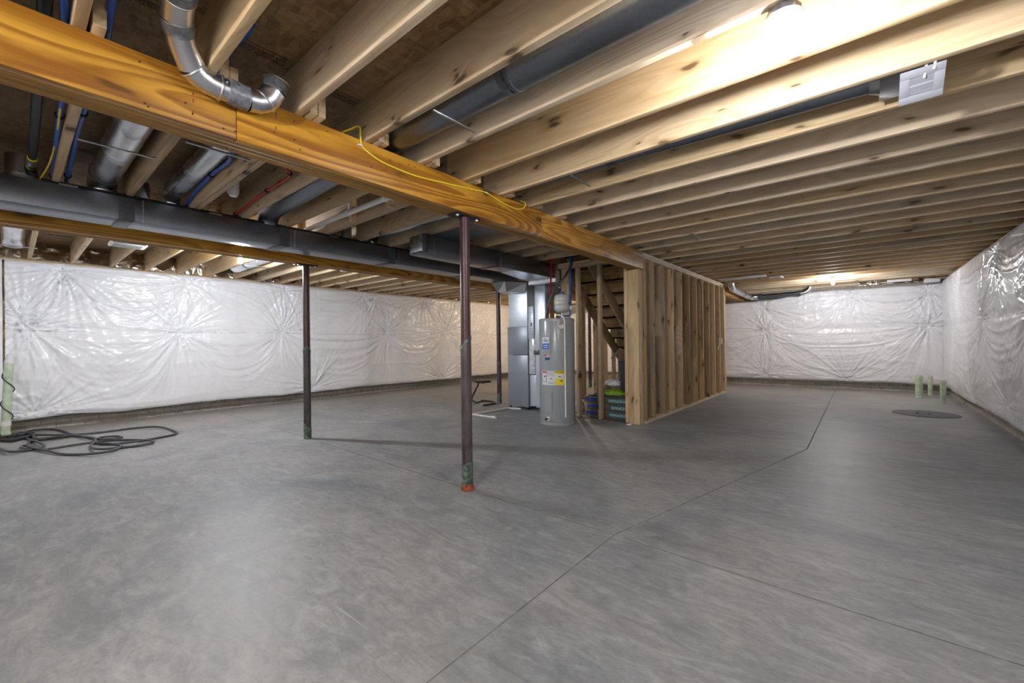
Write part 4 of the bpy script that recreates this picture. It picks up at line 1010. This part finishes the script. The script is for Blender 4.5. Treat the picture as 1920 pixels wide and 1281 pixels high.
# ducts between the beams dropping into the long duct
def takeoff(y, r, x0, lab, x1=-4.78, mat='steel'):
    P = [V((x0+.09, y, ZD-.002))]+arc(V((x0+.09, y, 2.66)), V((x0+.06, y, 2.56)), V((x0-.10, y, 2.56)), 5)+[V((x1+.17, y, 2.56))]+arc(V((x1+.17, y, 2.56)), V((x1, y, 2.56)), V((x1, y, 2.44)), 6)[1:]+[V((x1, y, 2.414))]
    t = round_duct(P, r, lab, mat, bands=((V((x1+.20, y, 2.56)), V((x1+.18, y, 2.56))),))
    MB().tube([V((x1, y, 2.413)), V((x1, y, 2.445))], r+.006, 28).build('collar', 'shiny', t)
    b = MB(); a = (x0+x1)/2
    b.tube([V((a, y, 2.56)), V((a+.012, y, 2.56))], r+.003, 28); b.build('crimped_ring', 'shiny', t)
takeoff(.50, .092, -3.10, 'widest shiny round duct between the beams, beside the blue tubes', mat='shiny')
takeoff(.945, .072, -3.15, 'second shiny round duct between the beams, right of the single plain joist', mat='shiny')
takeoff(2.97, .06, -2.75, 'slim round duct between the beams behind the nearest post top')
for y, x, lab in ((.07, -4.78, 'stubby round collar on the long duct at the left picture edge'), (.72, -4.80, 'stubby round collar on the long duct between the two shiny ducts'), (2.62, -4.78, 'stubby round collar on the long duct left of the capped return duct')):
    b = MB(); b.tube([(x, y, 2.413), (x, y, 2.60)], .085 if y < 1 else .07, 28)
    o = tag(b.build('duct_collar', 'steel', None, (x, y, 2.413)), lab, 'duct', 'collars on the long duct')
    MB().tube([(x, y, 2.45), (x, y, 2.462)], .090 if y < 1 else .075, 28).build('bead', 'shiny', o)
t = round_duct([(-5.5, .045, 2.56), (-7.9, .045, 2.56)]+arc((-7.9, .045, 2.56), (-8.05, .045, 2.56), (-8.10, .045, 2.48), 4)[1:], .10, 'big shiny round duct over the left corner at the picture edge', 'shiny')
round_duct([(-5.5, 2.53, 2.55), (-8.3, 2.53, 2.55)], .10, 'pale round duct beside the lamp near the left wall', 'shiny', bands=((V((-7.75, 2.53, 2.55)), V((-7.71, 2.53, 2.55))),))
round_duct([(-5.5, 5.87, 2.55), (-8.6, 5.87, 2.55)], .075, 'slim round duct over the left wall behind the nearest post', 'steel')
# far duct along the short beam and far wall
P = arc((-2.225, 10.28, 2.56), (-2.225, 10.28, 2.33), (-2.225, 10.46, 2.33), 4)+[V((-2.20, 12.10, 2.28))]
t = thing('insulated_pipe', (-2.2, 10.3, 2.3), 'shiny round duct along the short far beam turning along the far wall', 'duct')
MB().tube(P[:5], .075, 24, False).build('elbow', 'shiny', t); MB().tube(P[4:], .068, 24, False).build('pipe', 'steel', t)
q_ = arc((-2.20, 12.10, 2.28), (-2.19, 12.26, 2.28), (-2.02, 12.28, 2.27), 4); MB().tube(q_, .072, 24, False).build('elbow', 'shiny', t)
MB().tube([(-2.02, 12.28, 2.27), (-1.93, 12.28, 2.27)], .082, 24).build('sealed_joint', 'mastic', t)
MB().tube([(-1.93, 12.28, 2.27), (-1.17, 12.26, 2.285)], .055, 24, False).build('pipe', 'dull', t)
MB().tube([(-1.20, 12.26, 2.285), (-1.12, 12.26, 2.287)], .070, 24).build('sealed_joint', 'mastic', t)
MB().tube(arc((-1.12, 12.26, 2.287), (-.97, 12.26, 2.29), (-.93, 12.26, 2.42), 6), .055, 24, False).build('elbow', 'shiny', t)
MB().tube([(-2.207, 11.45, 2.30), (-2.206, 11.47, 2.30)], .072, 24).build('crimped_ring', 'mastic', t)
# ------------------------------------------------------------------ pipes and cables
b = MB().tube([(-1.6, .09, 2.50), (-4.60, .115, 2.50)], .022, 16); b.tube([(-4.60, .115, 2.50)]+arc((-4.60, .115, 2.50), (-4.68, .115, 2.50), (-4.68, .118, 2.46), 4), .024, 16)
o = tag(b.build('gas_pipe', 'blackp', None, (-3, .1, 2.5)), 'black iron gas pipe running across above the amber beam near the left edge', 'pipe')
for x, m in ((-4.40, 'ywl'), (-4.62, 'ywl')): MB().tube([(x, .114, 2.50), (x-.03, .114, 2.50)], .026, 14).build('yellow_tag', m, o)
MB().tube([(-4.46, .114, 2.50), (-4.56, .114, 2.50)], .030, 12).build('shutoff_valve', 'wire', o)
tag(MB().tube([(-4.665, .16, 2.427), (-4.665, 3.0, 2.427), (-4.665, 5.5, 2.427)], .0125, 14).build('gas_pipe', 'blackp', None, (-4.66, 1, 2.427)), 'black iron gas pipe lying along the top of the long duct', 'pipe')
def line(name, pts, r, mat, lab, cat, clips=(), n=6):
    P = spline(pts, n); o = MB().tube(P, r, 12).build(name, mat, None, tuple(P[0])); tag(o, lab, cat)
    for c in clips:
        i = int(c*(len(P)-1)); d = (P[min(i+1, len(P)-1)]-P[i-1]).normalized()
        MB().tube([P[i]-d*.009, P[i]+d*.009], r+.008, 12).build('clip', 'blk', o)
    return o
line('water_tube', [(-1.7, .10, 2.53), (-2.32, .143, 2.50), (-2.9, .185, 2.49), (-3.5, .195, 2.50), (-4.2, .21, 2.50), (-4.8, .225, 2.49)], .0145, 'blue', 'blue water tube on the near side of the first joist above the duct', 'tube', (.63, .97))
line('water_tube', [(-1.7, .25, 2.53), (-2.19, .262, 2.51), (-2.7, .285, 2.50), (-3.5, .275, 2.50), (-4.2, .29, 2.50), (-4.8, .30, 2.49)], .0145, 'blue', 'blue water tube on the far side of the first joist beside the widest round duct', 'tube', (.58, .95))
line('water_tube', [tuple(bp(473, 45, 'z', 2.60)), tuple(bp(462, 64, 'z', 2.60)), tuple(bp(426, 118, 'z', 2.60)), (-2.95, .97, 2.55), (-3.34, 1.0, 2.50), (-3.48, 1.018, 2.495), (-3.8, 1.02, 2.51), (-4.035, 1.02, 2.50), (-4.4, 1.03, 2.49), (-4.75, 1.05, 2.46)], .013, 'blue', 'single blue water tube clipped to the doubled joist between the beams', 'tube', (.45, .72))
line('water_tube', [(-3.1, 1.27, 2.50), (-3.26, 1.31, 2.50), (-3.41, 1.412, 2.50), (-3.7, 1.425, 2.50), (-4.01, 1.425, 2.50), (-4.4, 1.43, 2.48), (-4.8, 1.43, 2.46)], .011, 'red', 'red water tube clipped along a joist between the beams', 'tube', (.33, .62, .95))
o = MB().tube([(-3.18, 2.20, 2.50), (-4.9, 2.20, 2.50)], .026, 16).build('vent_pipe', 'pvc', None, (-4, 2.2, 2.5)); tag(o, 'white plastic pipe between the joists beside the nearest post top', 'pipe')
for x in (-3.22, -3.30, -3.95): MB().tube([(x, 2.2, 2.5), (x-.018, 2.2, 2.5)], .034, 16).build('coupling', 'white', o)
MB().box(-3.96, -3.95, 2.19, 2.21, 2.53, 2.60).build('hook', 'white', o)
for i, (x, y) in enumerate(((-3.34, 2.285), (-4.0, 2.285))):
    tag(MB().box(x-.02, x+.02, y-.038, y+.02, ZJ+.01, ZD).build('blocking', 'block', None, (x, y, 2.55)), 'short wooden blocking upright behind the white pipe, %s one' % ('nearer the front beam' if i == 0 else 'farther'), 'block', 'blocking behind the white pipe')
pts = [(XB1+.06, 1.47, 2.50)]+[tuple(bp(u, v, 'x', XB1+.006)) for u, v in ((655, 241), (668, 237), (675, 240), (676, 256), (679, 274), (697, 291), (725, 308), (780, 330), (840, 345), (885, 355), (912, 362), (940, 379), (965, 391), (980, 391), (985, 385), (984, 380))]
pts[1] = (XB1+.012, pts[1][1]+.01, pts[1][2])
pts.append((XB1-.03, pts[-1][1]-.02, 2.47))
pts[0] = (XB1-.04, pts[1][1]-.03, 2.455)
o = line('electric_cable', pts, .0052, 'yel', 'yellow electric cable stapled along the face of the amber beam', 'cable', (), 6)
for u, v in ((676.5, 272), (912, 361)):
    p = bp(u, v, 'x', XB1+.012); MB().box(p.x-.012, p.x+.002, p.y-.014, p.y+.014, p.z-.004, p.z+.004).build('staple', 'wlab', o)
line('electric_cable', [(-1.7, -.02, 2.62), (-2.2, .12, 2.56), (-2.45, .14, 2.52)], .005, 'yel', 'yellow cable crossing the first bay above the beam near the left edge', 'cable')
line('electric_cable', [(-3.3, .185, 2.46), (-3.9, .20, 2.50), (-4.3, .19, 2.46), (-4.7, .155, 2.43)], .005, 'yel', 'thin yellow cable beside the blue tube above the long duct', 'cable')
line('electric_cable', [(-2.37, 8.44, 2.34), (-2.345, 8.48, 2.2), (-2.345, 8.50, 2.0), (-2.35, 8.50, 1.5), (-2.345, 8.48, 1.02)], .008, 'bagd', 'dark blue cable hanging on the far half of the stud wall', 'cable', (.45,))
line('electric_cable', [(-2.345, 9.70, 1.22), (-2.33, 9.74, 1.15), (-2.345, 9.70, 1.02), (-2.35, 9.66, .98)], .006, 'wlab', 'short pale cable loop on the stud wall near its far end', 'cable')
tag(MB().box(-2.354, -2.346, 9.96, 10.0, 1.08, 1.22).build('outlet_box', 'wlab', None, (-2.35, 9.98, 1.15)), 'small white box on the stud wall near its far end', 'box')
# block stubs: scrap blocks on the beam beside each right-hand joist
for k in range(-1, 8):
    yf = 1.04+.418*k
    b = MB().box(-2.345, -2.285, yf+.056, yf+.092, ZJ+.001, ZJ+.07)
    tag(b.build('scrap_block', 'block', None, (-2.31, yf+.07, ZJ), bevel=.002), 'small block on the amber beam beside a joist end, %s one from the left' % ORD[k+1], 'block', 'blocks on the amber beam')
tag(MB().tube([bp(1303, 342, 'z', 2.42), bp(1302.5, 354, 'z', 2.36)], .0035, 8).build('screw', 'wire', None, tuple(bp(1303, 342, 'z', 2.42))), 'small bright screw hanging from a joist right of the beam', 'screw')
# ------------------------------------------------------------------ lamps and small ceiling fittings
LAMP = [((-.215, 1.905), 'near_bulb', (.97, .97, 1.0), 'glowing bulb in a white lampholder at the upper right, nearest the camera', 270),
        ((-.43, 10.62), 'far_bulb', (.97, .97, 1.0), 'glowing bulb in front of the far end wall', 380),
        ((-6.30, 1.97), 'left_bulb', (.88, .93, 1.0), 'glowing bulb under the joists before the left wall', 820),
        ((-6.55, 9.75), 'warm_bulb', (1.0, .76, .50), 'warm glowing bulb hidden behind the furnace', 520),
        ((-.60, -1.75), 'added_rear_bulb', (1.0, .97, .95), 'unseen fill bulb added behind the camera on the right', 950),  # added out of view to brighten the near floor and joist faces
        ((-6.20, -1.75), 'added_rear_left_bulb', (.90, .94, 1.0), 'unseen fill bulb added behind the camera on the left', 200)]  # second unseen fill, added for the left part of the room
for (x, y), nm, col, lab, stg in LAMP:
    t = thing('ceiling_lamp', (x, y, 2.43), lab, 'lamp', 'bulbs in porcelain lampholders')
    b = MB().lathe([(.058, 2.400), (.058, 2.429)], (x, y, 0), 8); b.build('mounting_box', 'wire', t)
    MB().lathe([(.022, 2.352), (.024, 2.362), (.045, 2.374), (.062, 2.385), (.066, 2.396), (.064, 2.401)], (x, y, 0), 36).build('lampholder', 'porc', t)
    MB().lathe([(.004, 2.262), (.015, 2.265), (.025, 2.276), (.029, 2.292), (.027, 2.308), (.019, 2.33), (.014, 2.352)], (x, y, 0), 20).build('bulb', glow(nm, col, stg), t)
def small(u, v, z, name, lab, cat, prof, mat='white'):
    p = bp(u, v, 'z', z); o = MB().lathe([(r, ZJ+.004-h) for r, h in prof], (p.x, p.y, 0), 28).build(name, mat, None, (p.x, p.y, ZJ)); return tag(o, lab, cat)
small(645, 508, 2.40, 'smoke_detector', 'white round smoke detector under the joists over the left wall', 'detector', [(.05, .045), (.062, .03), (.065, .004)])
small(905, 540, 2.40, 'lampholder', 'unlit white lampholder between the nearest post and the furnace', 'lampholder', [(.03, .05), (.06, .03), (.066, .004)])
p = bp(432, 360, 'z', 2.5); o = MB().lathe([(.005, 2.46), (.03, 2.468), (.045, 2.50), (.046, 2.55), (.046, ZD)], (p.x, 1.25, 0), 24).build('plastic_dome', 'white', None, (p.x, 1.25, 2.6)); tag(o, 'white rounded plastic cap between joists above the long duct', 'cap')
# vents edge-on
gx, gy = bp(240, 455, 'z', 2.42).xy
t = thing('bath_fan', (gx, gy, 2.42), 'white vent grille seen edge-on below the joists by the left wall', 'vent')
MB().box(gx-.10, gx+.10, gy-.125, gy+.125, 2.425, 2.56).build('housing', 'steel', t, bevel=.003)
b = MB().box(gx-.13, gx+.13, gy-.16, gy+.16, 2.375, 2.410); b.box(gx-.12, gx+.12, gy-.15, gy+.15, 2.41, 2.424); b.build('grille', 'white', t, bevel=.003)
b = MB()
for i in range(20): b.box(gx+.1301, gx+.1315, gy-.14+.0143*i, gy-.132+.0143*i, 2.381, 2.400)
for i in range(18): b.box(gx-.11, gx+.11, gy-.13+.0143*i, gy-.124+.0143*i, 2.3735, 2.3755)
b.build('slots', 'blk', t)
rx, ry = bp(1455, 519.5, 'z', 2.42).xy
t = thing('ceiling_register', (rx, ry, 2.42), 'small white square register under the joists beyond the stud wall', 'vent')
MB().box(rx-.11, rx+.11, ry-.15, ry+.15, 2.412, 2.424).build('frame', 'white', t, bevel=.003); MB().box(rx-.075, rx+.075, ry-.11, ry+.11, 2.408, 2.413).build('louvres', 'mast2', t)
lx, ly = bp(1685, 528, 'z', 2.40).xy
tag(MB().box(lx-.20, lx+.20, 12.16, 12.24, 2.378, 2.431).build('strip_light', 'white', None, (lx, 12.2, 2.4), bevel=.018), 'unlit white strip fitting under the joists at the far wall', 'light fitting')
# ------------------------------------------------------------------ world and view
w = bpy.data.worlds.new('world'); bpy.context.scene.world = w; w.use_nodes = True
w.node_tree.nodes['Background'].inputs[0].default_value = (.5, .55, .6, 1); w.node_tree.nodes['Background'].inputs[1].default_value = .05
vs = bpy.context.scene.view_settings
vs.view_transform = 'Standard'; vs.look = 'None'; vs.gamma = 1; vs.exposure = 2.25; vs.use_curve_mapping = False
